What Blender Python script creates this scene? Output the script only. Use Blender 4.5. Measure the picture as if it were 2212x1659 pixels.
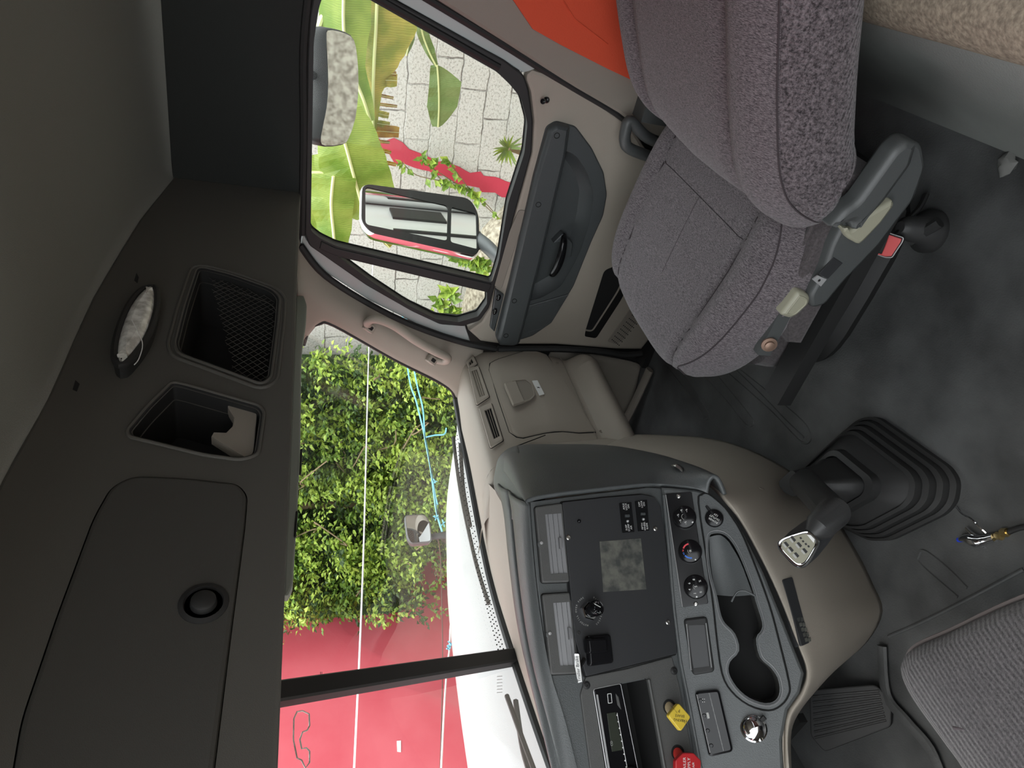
import bpy, bmesh, math, random
import numpy as np
from mathutils import Vector, Matrix
from mathutils.geometry import tessellate_polygon, delaunay_2d_cdt
from mathutils.bvhtree import BVHTree
SC = bpy.context.scene
for o in list(bpy.data.objects): bpy.data.objects.remove(o)
random.seed(7)
R = math.radians
# ------------------------------------------------------------------ camera
# cab axes: x to the passenger door, y to the windshield, z up, cab floor z=0.
FPX = 1534.0
CAM = np.array([0.0, 0.0, 1.25])
_X = np.array([1250., 430., -FPX]); _X /= np.linalg.norm(_X)
_Y = np.array([-2080., 575., -FPX]); _Y -= _X * (_X @ _Y); _Y /= np.linalg.norm(_Y)
_Z = np.cross(_X, _Y)
M3 = np.array([_X, _Y, _Z])            # upright camera space -> cab space
cam_d = bpy.data.cameras.new('camera'); cam = bpy.data.objects.new('camera', cam_d)
SC.collection.objects.link(cam); SC.camera = cam
cam_d.sensor_fit = 'HORIZONTAL'; cam_d.sensor_width = 36.0
cam_d.lens = 36.0 * FPX / 2212.0
cam_d.clip_start = 0.02; cam_d.clip_end = 200
up_right, up_up, up_back = M3[:, 0], M3[:, 1], M3[:, 2]
# the phone was turned a quarter: picture right = down, picture up = right
m = Matrix.Identity(4)
for i in range(3):
    m[i][0] = -up_up[i]; m[i][1] = up_right[i]; m[i][2] = up_back[i]; m[i][3] = CAM[i]
cam.matrix_world = m
# ------------------------------------------------------------------ light
w = bpy.data.worlds.new('overcast_sky'); SC.world = w; w.use_nodes = True
nt = w.node_tree; nt.nodes.clear()
out = nt.nodes.new('ShaderNodeOutputWorld'); bg = nt.nodes.new('ShaderNodeBackground')
bg.inputs[0].default_value = (0.93, 0.97, 1.0, 1); bg.inputs[1].default_value = 2.2
nt.links.new(bg.outputs[0], out.inputs[0])
sun_d = bpy.data.lights.new('sun', 'SUN'); sun_d.energy = 1.6; sun_d.angle = R(20); sun_d.color = (1, 0.96, 0.9)
sun = bpy.data.objects.new('sun', sun_d); SC.collection.objects.link(sun)
sun.rotation_euler = Vector((0.35, 0.30, -0.9)).to_track_quat('-Z', 'Y').to_euler()
SC.view_settings.view_transform = 'Standard'; SC.view_settings.look = 'None'
SC.view_settings.gamma = 1.0; SC.view_settings.use_curve_mapping = False
SC.view_settings.exposure = 0.72
SC.cycles.max_bounces = 8; SC.cycles.diffuse_bounces = 5; SC.cycles.transparent_max_bounces = 12
SC.cycles.use_denoising = True
SC.cycles.caustics_reflective = False; SC.cycles.caustics_refractive = False
# ------------------------------------------------------------------ measuring
def ray(px, py): return M3 @ np.array([829.5 - py, 1106.0 - px, -FPX])
def at(px, py, ax, val):               # point of the picture on the plane axis=val
    d = ray(px, py); t = (val - CAM[ax]) / d[ax]; return CAM + d * t
def atx(px, py, v): return at(px, py, 0, v)
def aty(px, py, v): return at(px, py, 1, v)
def atz(px, py, v): return at(px, py, 2, v)
class Frame:                            # a plane: o origin, ex right, ez up, ey out
    def __init__(s, o, ex, ey, ez):
        s.o = np.array(o, float); s.ex, s.ey, s.ez = [np.array(a, float) / np.linalg.norm(a) for a in (ex, ey, ez)]
    def pix(s, px, py, h=0.0):
        r = ray(px, py); o = s.o + s.ey * h
        q = CAM + r * (((o - CAM) @ s.ey) / (r @ s.ey)) - s.o
        return (float(q @ s.ex), float(q @ s.ez))
    def P(s, u, v, h=0.0): return s.o + s.ex * u + s.ez * v + s.ey * h
    def pts(s, L, h=0.0): return [s.pix(a, b, h) for a, b in L]
# ------------------------------------------------------------------ materials
def _nodes(name):
    mt = bpy.data.materials.new(name); mt.use_nodes = True
    n = mt.node_tree; b = n.nodes['Principled BSDF']; return mt, n, b
def S(r, g, b):
    f = lambda c: ((c / 255 + 0.055) / 1.055) ** 2.4 if c > 10 else c / 255 / 12.92
    return (f(r), f(g), f(b), 1)
def mat(name, col, rough=0.5, metal=0.0, var=0.0, vscale=8, bump=0.0, bscale=600, spec=0.5, col2=None, coat=0):
    mt, n, b = _nodes(name)
    b.inputs['Base Color'].default_value = col; b.inputs['Roughness'].default_value = rough
    b.inputs['Metallic'].default_value = metal; b.inputs['Specular IOR Level'].default_value = spec
    b.inputs['Coat Weight'].default_value = coat
    tc = n.nodes.new('ShaderNodeTexCoord')
    if var or col2:
        nz = n.nodes.new('ShaderNodeTexNoise'); nz.inputs['Scale'].default_value = vscale; nz.inputs['Detail'].default_value = 6
        n.links.new(tc.outputs['Object'], nz.inputs['Vector'])
        mx = n.nodes.new('ShaderNodeMix'); mx.data_type = 'RGBA'
        c2 = col2 or tuple(min(1, c * (1 + var)) for c in col[:3]) + (1,)
        c1 = col if col2 else tuple(c * (1 - var) for c in col[:3]) + (1,)
        mx.inputs[6].default_value = c1; mx.inputs[7].default_value = c2
        rp = n.nodes.new('ShaderNodeMapRange'); rp.inputs[1].default_value = 0.35; rp.inputs[2].default_value = 0.65
        n.links.new(nz.outputs['Fac'], rp.inputs[0]); n.links.new(rp.outputs[0], mx.inputs[0])
        n.links.new(mx.outputs[2], b.inputs['Base Color'])
    if bump:
        nb = n.nodes.new('ShaderNodeTexNoise'); nb.inputs['Scale'].default_value = bscale; nb.inputs['Detail'].default_value = 3
        n.links.new(tc.outputs['Object'], nb.inputs['Vector'])
        bp = n.nodes.new('ShaderNodeBump'); bp.inputs['Strength'].default_value = bump; bp.inputs['Distance'].default_value = 0.001
        n.links.new(nb.outputs['Fac'], bp.inputs['Height']); n.links.new(bp.outputs[0], b.inputs['Normal'])
    return mt
def fabric(name, c1, c2, ns=170, rib=0.0, ribrot=(0, 0, 0), stretch=(1, 5, 1)):
    mt, n, b = _nodes(name)
    b.inputs['Roughness'].default_value = 0.95; b.inputs['Specular IOR Level'].default_value = 0.15
    b.inputs['Sheen Weight'].default_value = 0.25; b.inputs['Sheen Roughness'].default_value = 0.4
    tc = n.nodes.new('ShaderNodeTexCoord'); mp = n.nodes.new('ShaderNodeMapping')
    mp.inputs['Scale'].default_value = stretch
    n.links.new(tc.outputs['Object'], mp.inputs['Vector'])
    nz = n.nodes.new('ShaderNodeTexNoise'); nz.inputs['Scale'].default_value = ns; nz.inputs['Detail'].default_value = 5; nz.inputs['Roughness'].default_value = 0.8
    n.links.new(mp.outputs[0], nz.inputs['Vector'])
    rp = n.nodes.new('ShaderNodeMapRange'); rp.inputs[1].default_value = 0.38; rp.inputs[2].default_value = 0.64
    mx = n.nodes.new('ShaderNodeMix'); mx.data_type = 'RGBA'; mx.inputs[6].default_value = c1; mx.inputs[7].default_value = c2
    n.links.new(nz.outputs['Fac'], rp.inputs[0]); n.links.new(rp.outputs[0], mx.inputs[0]); n.links.new(mx.outputs[2], b.inputs['Base Color'])
    h = nz.outputs['Fac']
    if rib:
        m2 = n.nodes.new('ShaderNodeMapping'); m2.inputs['Rotation'].default_value = ribrot
        n.links.new(tc.outputs['Object'], m2.inputs['Vector'])
        wv = n.nodes.new('ShaderNodeTexWave'); wv.inputs['Scale'].default_value = rib; wv.bands_direction = 'Z'; wv.inputs['Distortion'].default_value = 0.4
        n.links.new(m2.outputs[0], wv.inputs['Vector'])
        wv2 = n.nodes.new('ShaderNodeTexWave'); wv2.inputs['Scale'].default_value = rib * 1.1; wv2.bands_direction = 'Y'; wv2.inputs['Distortion'].default_value = 0.4
        n.links.new(m2.outputs[0], wv2.inputs['Vector'])
        ad = n.nodes.new('ShaderNodeMath'); ad.operation = 'ADD'
        n.links.new(wv.outputs['Fac'], ad.inputs[0]); n.links.new(wv2.outputs['Fac'], ad.inputs[1])
        a2 = n.nodes.new('ShaderNodeMath'); a2.operation = 'MULTIPLY_ADD'; a2.inputs[1].default_value = 0.6
        n.links.new(ad.outputs[0], a2.inputs[0]); n.links.new(nz.outputs['Fac'], a2.inputs[2]); h = a2.outputs[0]
    bp = n.nodes.new('ShaderNodeBump'); bp.inputs['Strength'].default_value = 0.9; bp.inputs['Distance'].default_value = 0.0015
    n.links.new(h, bp.inputs['Height']); n.links.new(bp.outputs[0], b.inputs['Normal'])
    return mt
def glassmat(name, tint=(1, 1, 1, 1), refl=1.0):
    mt = bpy.data.materials.new(name); mt.use_nodes = True; n = mt.node_tree; n.nodes.clear()
    o = n.nodes.new('ShaderNodeOutputMaterial'); t = n.nodes.new('ShaderNodeBsdfTransparent'); t.inputs[0].default_value = tint
    g = n.nodes.new('ShaderNodeBsdfGlossy'); g.inputs['Roughness'].default_value = 0.02
    f = n.nodes.new('ShaderNodeFresnel'); f.inputs[0].default_value = 1.45
    mu = n.nodes.new('ShaderNodeMath'); mu.operation = 'MULTIPLY'; mu.inputs[1].default_value = refl
    x = n.nodes.new('ShaderNodeMixShader'); n.links.new(f.outputs[0], mu.inputs[0]); n.links.new(mu.outputs[0], x.inputs[0])
    n.links.new(t.outputs[0], x.inputs[1]); n.links.new(g.outputs[0], x.inputs[2]); n.links.new(x.outputs[0], o.inputs[0])
    return mt
K = {}
K['beige'] = mat('beige_plastic', (0.345, 0.307, 0.258, 1), 0.62, bump=0.35, bscale=900, var=0.03, vscale=3)
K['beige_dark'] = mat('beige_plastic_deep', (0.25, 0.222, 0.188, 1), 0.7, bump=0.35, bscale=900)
K['grey'] = mat('grey_plastic', (0.092, 0.099, 0.100, 1), 0.42, bump=0.6, bscale=500, var=0.03, vscale=3)
K['louver'] = mat('louver_plastic', (0.19, 0.19, 0.195, 1), 0.35)
K['grey_mesh'] = mat('grey_bezel_plastic', (0.085, 0.085, 0.082, 1), 0.5, bump=0.5, bscale=1200)
K['door_grey'] = mat('door_grey_plastic', (0.060, 0.066, 0.068, 1), 0.38, bump=0.4, bscale=800)
K['pane_black'] = mat('black_panel', (0.026, 0.027, 0.029, 1), 0.55, bump=0.25, bscale=1200)
K['gloss_black'] = mat('gloss_black', (0.007, 0.007, 0.008, 1), 0.16, spec=0.3)
K['black'] = mat('black_rubber', (0.016, 0.016, 0.016, 1), 0.6)
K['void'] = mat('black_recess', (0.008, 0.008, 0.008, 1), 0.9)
K['rubber'] = mat('floor_rubber', (0.078, 0.080, 0.080, 1), 0.50, bump=0.7, bscale=260, var=0.35, vscale=7)
K['boot'] = mat('boot_rubber', (0.028, 0.028, 0.028, 1), 0.5, bump=0.2, bscale=400)
K['headliner'] = mat('headliner_vinyl', (0.24, 0.245, 0.23, 1), 0.85, bump=0.6, bscale=500)
K['console'] = mat('console_plastic', (0.078, 0.074, 0.066, 1), 0.7, bump=0.4, bscale=800)
K['console_door'] = mat('console_door_plastic', (0.050, 0.048, 0.043, 1), 0.7, bump=0.4, bscale=800)
K['rail'] = mat('side_rail_vinyl', (0.024, 0.026, 0.025, 1), 0.85, spec=0.25, bump=0.4)
K['visor'] = mat('visor_vinyl', (0.33, 0.36, 0.32, 1), 0.8, bump=0.3)
K['seat'] = fabric('seat_cloth', (0.034, 0.030, 0.033, 1), (0.275, 0.240, 0.255, 1), stretch=(1, 4, 1))
K['seat_rib'] = fabric('seat_ribbed_cloth', (0.026, 0.023, 0.025, 1), (0.205, 0.178, 0.19, 1), rib=42, stretch=(1, 1, 1))
K['seat_side'] = fabric('seat_side_cloth', (0.06, 0.052, 0.054, 1), (0.11, 0.098, 0.1, 1), stretch=(1, 1, 1))
K['driver'] = fabric('driver_cloth', (0.025, 0.024, 0.026, 1), (0.085, 0.079, 0.083, 1), ns=330, rib=40, stretch=(1, 1, 1))
K['seam'] = mat('seam_thread', (0.045, 0.036, 0.040, 1), 0.9)
K['piping'] = mat('seat_piping', (0.19, 0.165, 0.165, 1), 0.8)
K['shield'] = mat('seat_shield_plastic', (0.075, 0.080, 0.080, 1), 0.42, bump=0.2)
K['cream'] = mat('cream_plastic', (0.34, 0.33, 0.25, 1), 0.45)
K['red_plastic'] = mat('red_buckle', (0.75, 0.12, 0.12, 1), 0.35)
K['chrome'] = mat('chrome', (0.82, 0.83, 0.85, 1), 0.08, 1.0)
K['steel'] = mat('steel', (0.45, 0.44, 0.42, 1), 0.3, 1.0)
K['brass'] = mat('brass', (0.80, 0.62, 0.30, 1), 0.3, 1.0)
K['rust'] = mat('rusty_bolt', (0.30, 0.20, 0.15, 1), 0.5, 0.6)
K['mirror'] = mat('mirror_glass', (0.86, 0.88, 0.88, 1), 0.01, 1.0)
K['white_paint'] = mat('white_paint', (0.80, 0.81, 0.80, 1), 0.25, coat=0.3)
K['cowl'] = mat('cowl_grey', (0.42, 0.44, 0.44, 1), 0.5, bump=1.0, bscale=250)
K['door_paint'] = mat('door_edge_paint', (0.42, 0.45, 0.44, 1), 0.4)
K['white_label'] = mat('white_print', (0.78, 0.78, 0.76, 1), 0.5)
K['grey_print'] = mat('grey_print', (0.42, 0.42, 0.40, 1), 0.6)
K['dark_print'] = mat('dark_print', (0.02, 0.02, 0.02, 1), 0.6)
K['yellow'] = mat('yellow_plastic', (0.72, 0.52, 0.06, 1), 0.4)
K['cream_stem'] = mat('cream_knob_stem', (0.62, 0.50, 0.30, 1), 0.5)
K['red'] = mat('red_knob', (0.50, 0.025, 0.03, 1), 0.4)
K['red_stem'] = mat('red_knob_stem', (0.75, 0.06, 0.05, 1), 0.4)
K['heat_red'] = mat('heat_red_mark', (0.75, 0.06, 0.08, 1), 0.5)
K['cool_blue'] = mat('cool_blue_mark', (0.05, 0.20, 0.75, 1), 0.5)
K['lcd'] = mat('lcd_window', (0.035, 0.04, 0.03, 1), 0.2)
K['plate'] = mat('shift_plate', (0.30, 0.29, 0.22, 1), 0.4)
K['silver'] = mat('silver_plastic', (0.5, 0.5, 0.5, 1), 0.3, 0.4)
K['residue'] = mat('glue_residue', (0.045, 0.048, 0.045, 1), 0.75, col2=(0.13, 0.13, 0.11, 1), vscale=55, bump=0.3)
K['belt'] = mat('orange_webbing', (0.62, 0.075, 0.028, 1), 0.8, bump=0.6, bscale=300)
K['bunk_vinyl'] = mat('bunk_vinyl', (0.25, 0.26, 0.245, 1), 0.7, bump=0.5, bscale=300, var=0.1, vscale=5)
K['carpet'] = mat('beige_carpet', (0.34, 0.29, 0.22, 1), 0.98, bump=1.0, bscale=180, var=0.3, vscale=120)
K['rope_white'] = mat('white_cord', (0.75, 0.75, 0.78, 1), 0.7)
K['rope_blue'] = mat('blue_twine', (0.22, 0.60, 0.75, 1), 0.7)
K['wire'] = mat('dark_wire', (0.12, 0.06, 0.05, 1), 0.7)
K['blue_plastic'] = mat('blue_tip', (0.02, 0.06, 0.6, 1), 0.4)
K['glass'] = glassmat('window_glass', (0.97, 0.99, 0.97, 1), 0.25)
K['lens'] = mat('lamp_lens', (0.85, 0.85, 0.80, 1), 0.12, bump=1.0, bscale=60, col2=(0.45, 0.44, 0.40, 1), vscale=60)
K['bark'] = mat('twig_bark', (0.22, 0.17, 0.10, 1), 0.9)
K['rubble'] = mat('gravel_ground', (0.20, 0.17, 0.13, 1), 0.95, col2=(0.48, 0.44, 0.36, 1), vscale=26, bump=1.0, bscale=30)
K['crumb'] = mat('crumb_tan', (0.6, 0.42, 0.25, 1), 0.8)
K['scrap'] = mat('pale_scrap', (0.22, 0.22, 0.21, 1), 0.8)
def leafmat(name, c1, c2, trans=0.35, vs=6, vein=0):
    mt, n, b = _nodes(name); b.inputs['Roughness'].default_value = 0.45
    tc = n.nodes.new('ShaderNodeTexCoord'); nz = n.nodes.new('ShaderNodeTexNoise'); nz.inputs['Scale'].default_value = vs; nz.inputs['Detail'].default_value = 5
    n.links.new(tc.outputs['Object'], nz.inputs['Vector'])
    rp = n.nodes.new('ShaderNodeMapRange'); rp.inputs[1].default_value = 0.35; rp.inputs[2].default_value = 0.65
    mx = n.nodes.new('ShaderNodeMix'); mx.data_type = 'RGBA'; mx.inputs[6].default_value = c1; mx.inputs[7].default_value = c2
    n.links.new(nz.outputs['Fac'], rp.inputs[0]); n.links.new(rp.outputs[0], mx.inputs[0]); n.links.new(mx.outputs[2], b.inputs['Base Color'])
    if vein:
        wv = n.nodes.new('ShaderNodeTexWave'); wv.bands_direction = 'Y'; wv.inputs['Scale'].default_value = vein * 1.9; wv.inputs['Distortion'].default_value = 5; wv.inputs['Detail'].default_value = 3
        n.links.new(tc.outputs['Object'], wv.inputs['Vector']); m3 = n.nodes.new('ShaderNodeMix'); m3.data_type = 'RGBA'; m3.blend_type = 'MULTIPLY'; m3.inputs[0].default_value = 1
        r3 = n.nodes.new('ShaderNodeMapRange'); r3.inputs[3].default_value = .86; r3.inputs[4].default_value = 1.08; n.links.new(wv.outputs['Fac'], r3.inputs[0])
        n.links.new(mx.outputs[2], m3.inputs[6]); n.links.new(r3.outputs[0], m3.inputs[7]); mx = m3; n.links.new(mx.outputs[2], b.inputs['Base Color'])
    o = n.nodes['Material Output']; t = n.nodes.new('ShaderNodeBsdfTranslucent'); x = n.nodes.new('ShaderNodeMixShader'); x.inputs[0].default_value = trans
    n.links.new(mx.outputs[2], t.inputs[0]); n.links.new(b.outputs[0], x.inputs[1]); n.links.new(t.outputs[0], x.inputs[2]); n.links.new(x.outputs[0], o.inputs[0])
    return mt
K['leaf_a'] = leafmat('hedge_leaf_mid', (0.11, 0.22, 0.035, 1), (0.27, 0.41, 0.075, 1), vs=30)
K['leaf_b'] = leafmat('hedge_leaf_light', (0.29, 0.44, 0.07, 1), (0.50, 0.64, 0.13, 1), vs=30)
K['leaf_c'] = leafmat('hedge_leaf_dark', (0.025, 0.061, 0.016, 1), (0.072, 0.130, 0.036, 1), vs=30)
K['banana'] = leafmat('banana_leaf_green', (0.173, 0.288, 0.036, 1), (0.374, 0.475, 0.101, 1), 0.5, 5, vein=14)
K['banana_dull'] = leafmat('banana_leaf_dull', (0.158, 0.245, 0.072, 1), (0.274, 0.360, 0.144, 1), 0.4, 5, vein=18)
K['banana_yellow'] = leafmat('banana_leaf_yellow', (0.252, 0.302, 0.036, 1), (0.518, 0.432, 0.086, 1), 0.5, 9, vein=12)
K['banana_brown'] = leafmat('banana_leaf_brown', (0.216, 0.094, 0.022, 1), (0.540, 0.331, 0.036, 1), 0.4, 14)
K['midrib'] = mat('leaf_midrib', (0.62, 0.66, 0.32, 1), 0.5)
# block wall with mortar joints, whitewashed
def blockwall():
    mt, n, b = _nodes('whitewashed_block'); b.inputs['Roughness'].default_value = 0.95
    tcc = n.nodes.new('ShaderNodeTexCoord'); br = n.nodes.new('ShaderNodeTexBrick')
    sx = n.nodes.new('ShaderNodeSeparateXYZ'); tc = n.nodes.new('ShaderNodeCombineXYZ')
    n.links.new(tcc.outputs['Object'], sx.inputs[0]); n.links.new(sx.outputs['Y'], tc.inputs['X']); n.links.new(sx.outputs['Z'], tc.inputs['Y'])
    mp = n.nodes.new('ShaderNodeMapping'); mp.inputs['Rotation'].default_value = (0, 0, R(4))
    n.links.new(tc.outputs['Vector'], mp.inputs['Vector'])
    nz0 = n.nodes.new('ShaderNodeTexNoise'); nz0.inputs['Scale'].default_value = 7; nz0.inputs['Detail'].default_value = 4
    n.links.new(mp.outputs[0], nz0.inputs['Vector'])
    va = n.nodes.new('ShaderNodeVectorMath'); va.operation = 'SCALE'; va.inputs[3].default_value = 0.045
    vb = n.nodes.new('ShaderNodeVectorMath'); vb.operation = 'ADD'
    n.links.new(nz0.outputs['Color'], va.inputs[0]); n.links.new(va.outputs[0], vb.inputs[0]); n.links.new(mp.outputs[0], vb.inputs[1])
    n.links.new(vb.outputs[0], br.inputs['Vector'])
    br.inputs['Scale'].default_value = 1.0; br.inputs['Brick Width'].default_value = 0.42; br.inputs['Row Height'].default_value = 0.205
    br.inputs['Mortar Size'].default_value = 0.007; br.inputs['Mortar Smooth'].default_value = 0.6
    nz = n.nodes.new('ShaderNodeTexNoise'); nz.inputs['Scale'].default_value = 55; nz.inputs['Detail'].default_value = 6; nz.inputs['Roughness'].default_value = 0.75
    n.links.new(tc.outputs['Vector'], nz.inputs['Vector'])
    rp = n.nodes.new('ShaderNodeMapRange'); rp.inputs[1].default_value = 0.36; rp.inputs[2].default_value = 0.5
    n.links.new(nz.outputs['Fac'], rp.inputs[0])
    mx = n.nodes.new('ShaderNodeMix'); mx.data_type = 'RGBA'; mx.inputs[6].default_value = (0.30, 0.29, 0.26, 1); mx.inputs[7].default_value = (0.56, 0.56, 0.535, 1)
    n.links.new(rp.outputs[0], mx.inputs[0])
    nm = n.nodes.new('ShaderNodeTexNoise'); nm.inputs['Scale'].default_value = 4; n.links.new(tc.outputs['Vector'], nm.inputs['Vector'])
    mm = n.nodes.new('ShaderNodeMapRange'); mm.inputs[1].default_value = 0.42; mm.inputs[2].default_value = 0.62; mm.inputs[4].default_value = 0.85
    n.links.new(nm.outputs['Fac'], mm.inputs[0])
    mul = n.nodes.new('ShaderNodeMath'); mul.operation = 'MULTIPLY'; n.links.new(br.outputs['Fac'], mul.inputs[0]); n.links.new(mm.outputs[0], mul.inputs[1])
    m2 = n.nodes.new('ShaderNodeMix'); m2.data_type = 'RGBA'; m2.inputs[7].default_value = (0.10, 0.09, 0.08, 1)
    n.links.new(mul.outputs[0], m2.inputs[0]); n.links.new(mx.outputs[2], m2.inputs[6]); n.links.new(m2.outputs[2], b.inputs['Base Color'])
    sb = n.nodes.new('ShaderNodeMath'); sb.operation = 'SUBTRACT'; n.links.new(nz.outputs['Fac'], sb.inputs[0]); n.links.new(br.outputs['Fac'], sb.inputs[1])
    bp = n.nodes.new('ShaderNodeBump'); bp.inputs['Strength'].default_value = 0.9; bp.inputs['Distance'].default_value = 0.012
    n.links.new(sb.outputs[0], bp.inputs['Height']); n.links.new(bp.outputs[0], b.inputs['Normal'])
    return mt
K['block'] = blockwall()
K['redpaint'] = mat('red_wall_paint', (0.44, 0.038, 0.070, 1), 0.8, bump=1.0, bscale=60, var=0.12, vscale=1.5)
K['redwall'] = mat('red_plaster', (0.50, 0.072, 0.100, 1), 0.7, col2=(0.55, 0.105, 0.135, 1), vscale=2.2, bump=0.5, bscale=40)
# ------------------------------------------------------------------ mesh tools
def crom(P, n, closed=False):
    P = [np.array(p, float) for p in P]; L = len(P); o = []
    segs = L if closed else L - 1
    for i in range(segs):
        if closed: a, b, c, d = P[(i - 1) % L], P[i], P[(i + 1) % L], P[(i + 2) % L]
        else: a, b, c, d = P[max(i - 1, 0)], P[i], P[i + 1], P[min(i + 2, L - 1)]
        for k in range(n):
            t = k / n
            o.append(0.5 * ((2 * b) + (-a + c) * t + (2 * a - 5 * b + 4 * c - d) * t * t + (-a + 3 * b - 3 * c + d) * t ** 3))
    if not closed: o.append(P[-1])
    return o
def rnd(poly, r, n=5):                  # round the corners of a 2D polygon
    o = []; L = len(poly)
    for i in range(L):
        p = np.array(poly[i], float); a = np.array(poly[i - 1], float); b = np.array(poly[(i + 1) % L], float)
        da, db = a - p, b - p; la, lb = np.linalg.norm(da), np.linalg.norm(db)
        rr = min(r, la * 0.45, lb * 0.45); s = p + da / la * rr; e = p + db / lb * rr
        for k in range(n + 1):
            t = k / n; o.append(tuple((1 - t) ** 2 * s + 2 * t * (1 - t) * p + t * t * e))
    return o
def area2(p): return sum(p[i - 1][0] * p[i][1] - p[i][0] * p[i - 1][1] for i in range(len(p))) / 2
def inset(poly, d):
    s = 1 if area2(poly) > 0 else -1; o = []; L = len(poly)
    for i in range(L):
        p = np.array(poly[i], float); a = np.array(poly[i - 1], float); b = np.array(poly[(i + 1) % L], float)
        e1 = p - a; e2 = b - p; e1 = e1 / (np.linalg.norm(e1) + 1e-9); e2 = e2 / (np.linalg.norm(e2) + 1e-9)
        n1 = np.array([-e1[1], e1[0]]); n2 = np.array([-e2[1], e2[0]]); nn = n1 + n2; q = np.linalg.norm(nn)
        nn = nn / q if q > 1e-6 else n1
        o.append(tuple(p + nn * s * d / max(0.5, float(nn @ n1))))
    return o
def circ(c, r, n=24, ry=None): return [(c[0] + r * math.cos(2 * math.pi * k / n), c[1] + (ry or r) * math.sin(2 * math.pi * k / n)) for k in range(n)]
def inpoly(p, poly):
    c = False
    for i in range(len(poly)):
        a, b = poly[i - 1], poly[i]
        if (a[1] > p[1]) != (b[1] > p[1]) and p[0] < (b[0] - a[0]) * (p[1] - a[1]) / (b[1] - a[1]) + a[0]: c = not c
    return c
class MB:
    def __init__(s): s.v = []; s.f = []; s.m = []; s.mats = []
    def mi(s, mt):
        if mt not in s.mats: s.mats.append(mt)
        return s.mats.index(mt)
    def add(s, V, F, mt):
        b = len(s.v); s.v += [tuple(map(float, p)) for p in V]; i = s.mi(mt)
        for f in F: s.f.append(tuple(b + k for k in f)); s.m.append(i)
        return s
    def rings(s, RR, mt, closed=True, cap0=False, cap1=False):
        n = len(RR[0]); V = [p for r in RR for p in r]; F = []
        for i in range(len(RR) - 1):
            for k in range(n if closed else n - 1):
                a, b = i * n + k, i * n + (k + 1) % n; F.append((a, b, b + n, a + n))
        if cap0: F.append(tuple(range(n - 1, -1, -1)))
        if cap1: F.append(tuple((len(RR) - 1) * n + k for k in range(n)))
        return s.add(V, F, mt)
    def plate(s, fr, poly, h0, h1, mt, bev=0.0, holes=(), side=None, back=True):
        # polygon with holes extruded from h0 to h1 along the frame's out
        if area2(poly) < 0: poly = poly[::-1]
        holes = [h if area2(h) < 0 else h[::-1] for h in holes]
        b = bev
        tops = [inset(poly, b)] + [inset(h, b) for h in holes] if b else [poly] + list(holes)
        flat = [q for L in tops for q in L]
        if len(tops) == 1: T = tessellate_polygon([[Vector((p[0], p[1], 0)) for p in tops[0]]])
        else:
            E_ = []; b0 = 0
            for L in tops: E_ += [(b0 + k, b0 + (k + 1) % len(L)) for k in range(len(L))]; b0 += len(L)
            r_ = delaunay_2d_cdt([Vector(q) for q in flat], E_, [], 0, 1e-7); flat = [tuple(q) for q in r_[0]]; T = []
            for t in r_[2]:
                g = (sum(flat[k][0] for k in t) / 3, sum(flat[k][1] for k in t) / 3)
                if inpoly(g, tops[0]) and not any(inpoly(g, L) for L in tops[1:]): T.append(tuple(t))
        V = [fr.P(q[0], q[1], h1) for q in flat]
        def orient(t):
            a, c, d = [flat[k] for k in t]
            return t if (c[0] - a[0]) * (d[1] - a[1]) - (c[1] - a[1]) * (d[0] - a[0]) > 0 else t[::-1]
        flip = float(np.cross(fr.ex, fr.ez) @ fr.ey) < 0
        TT = [orient(t) for t in T]
        if flip: TT = [t[::-1] for t in TT]
        s.add(V, TT, mt)
        if back and h0 != h1: s.add([fr.P(q[0], q[1], h0) for q in flat], [t[::-1] for t in TT], mt)
        for L0, L1 in zip([poly] + list(holes), tops):
            n = len(L0); RR = [[fr.P(*q, h0) for q in L0], [fr.P(*q, h1 - b) for q in L0]]
            if b:
                L2 = [((x[0] * .3 + y[0] * .7), (x[1] * .3 + y[1] * .7)) for x, y in zip(L1, L0)]
                RR.append([fr.P(*q, h1 - b * .3) for q in L2]); RR.append([fr.P(*q, h1) for q in L1])
            s.rings(RR if not flip else [r[::-1] for r in RR], side or mt)
        return s
    def tube(s, P, r, mt, n=8, closed=False, caps=True, flat=1.0):
        P = [np.array(p, float) for p in P]; rr = r if hasattr(r, '__len__') else [r] * len(P); RR = []; prev = None
        for i, p in enumerate(P):
            a = P[i - 1] if (i or closed) else P[0]; c = P[(i + 1) % len(P)] if (i < len(P) - 1 or closed) else P[-1]
            t = c - a; t = t / (np.linalg.norm(t) + 1e-12)
            if prev is None:
                u = np.cross(t, [0, 0, 1]); u = u if np.linalg.norm(u) > .1 else np.cross(t, [1, 0, 0])
            else: u = prev - t * (prev @ t)
            u = u / np.linalg.norm(u); prev = u; w_ = np.cross(t, u)
            RR.append([p + rr[i] * (u * math.cos(2 * math.pi * k / n) + w_ * flat * math.sin(2 * math.pi * k / n)) for k in range(n)])
        if closed: RR.append(RR[0])
        return s.rings(RR, mt, cap0=caps and not closed, cap1=caps and not closed)
    def lathe(s, o, ax, prof, mt, n=28):  # prof: (radius, height) along ax
        o = np.array(o, float); ax = np.array(ax, float); ax /= np.linalg.norm(ax)
        u = np.cross(ax, [0, 0, 1]); u = u if np.linalg.norm(u) > .1 else np.cross(ax, [1, 0, 0]); u /= np.linalg.norm(u); w_ = np.cross(ax, u)
        RR = [[o + ax * h + r * (u * math.cos(2 * math.pi * k / n) + w_ * math.sin(2 * math.pi * k / n)) for k in range(n)] for r, h in prof]
        return s.rings(RR, mt, cap0=prof[0][0] > 1e-4, cap1=prof[-1][0] > 1e-4)
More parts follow.
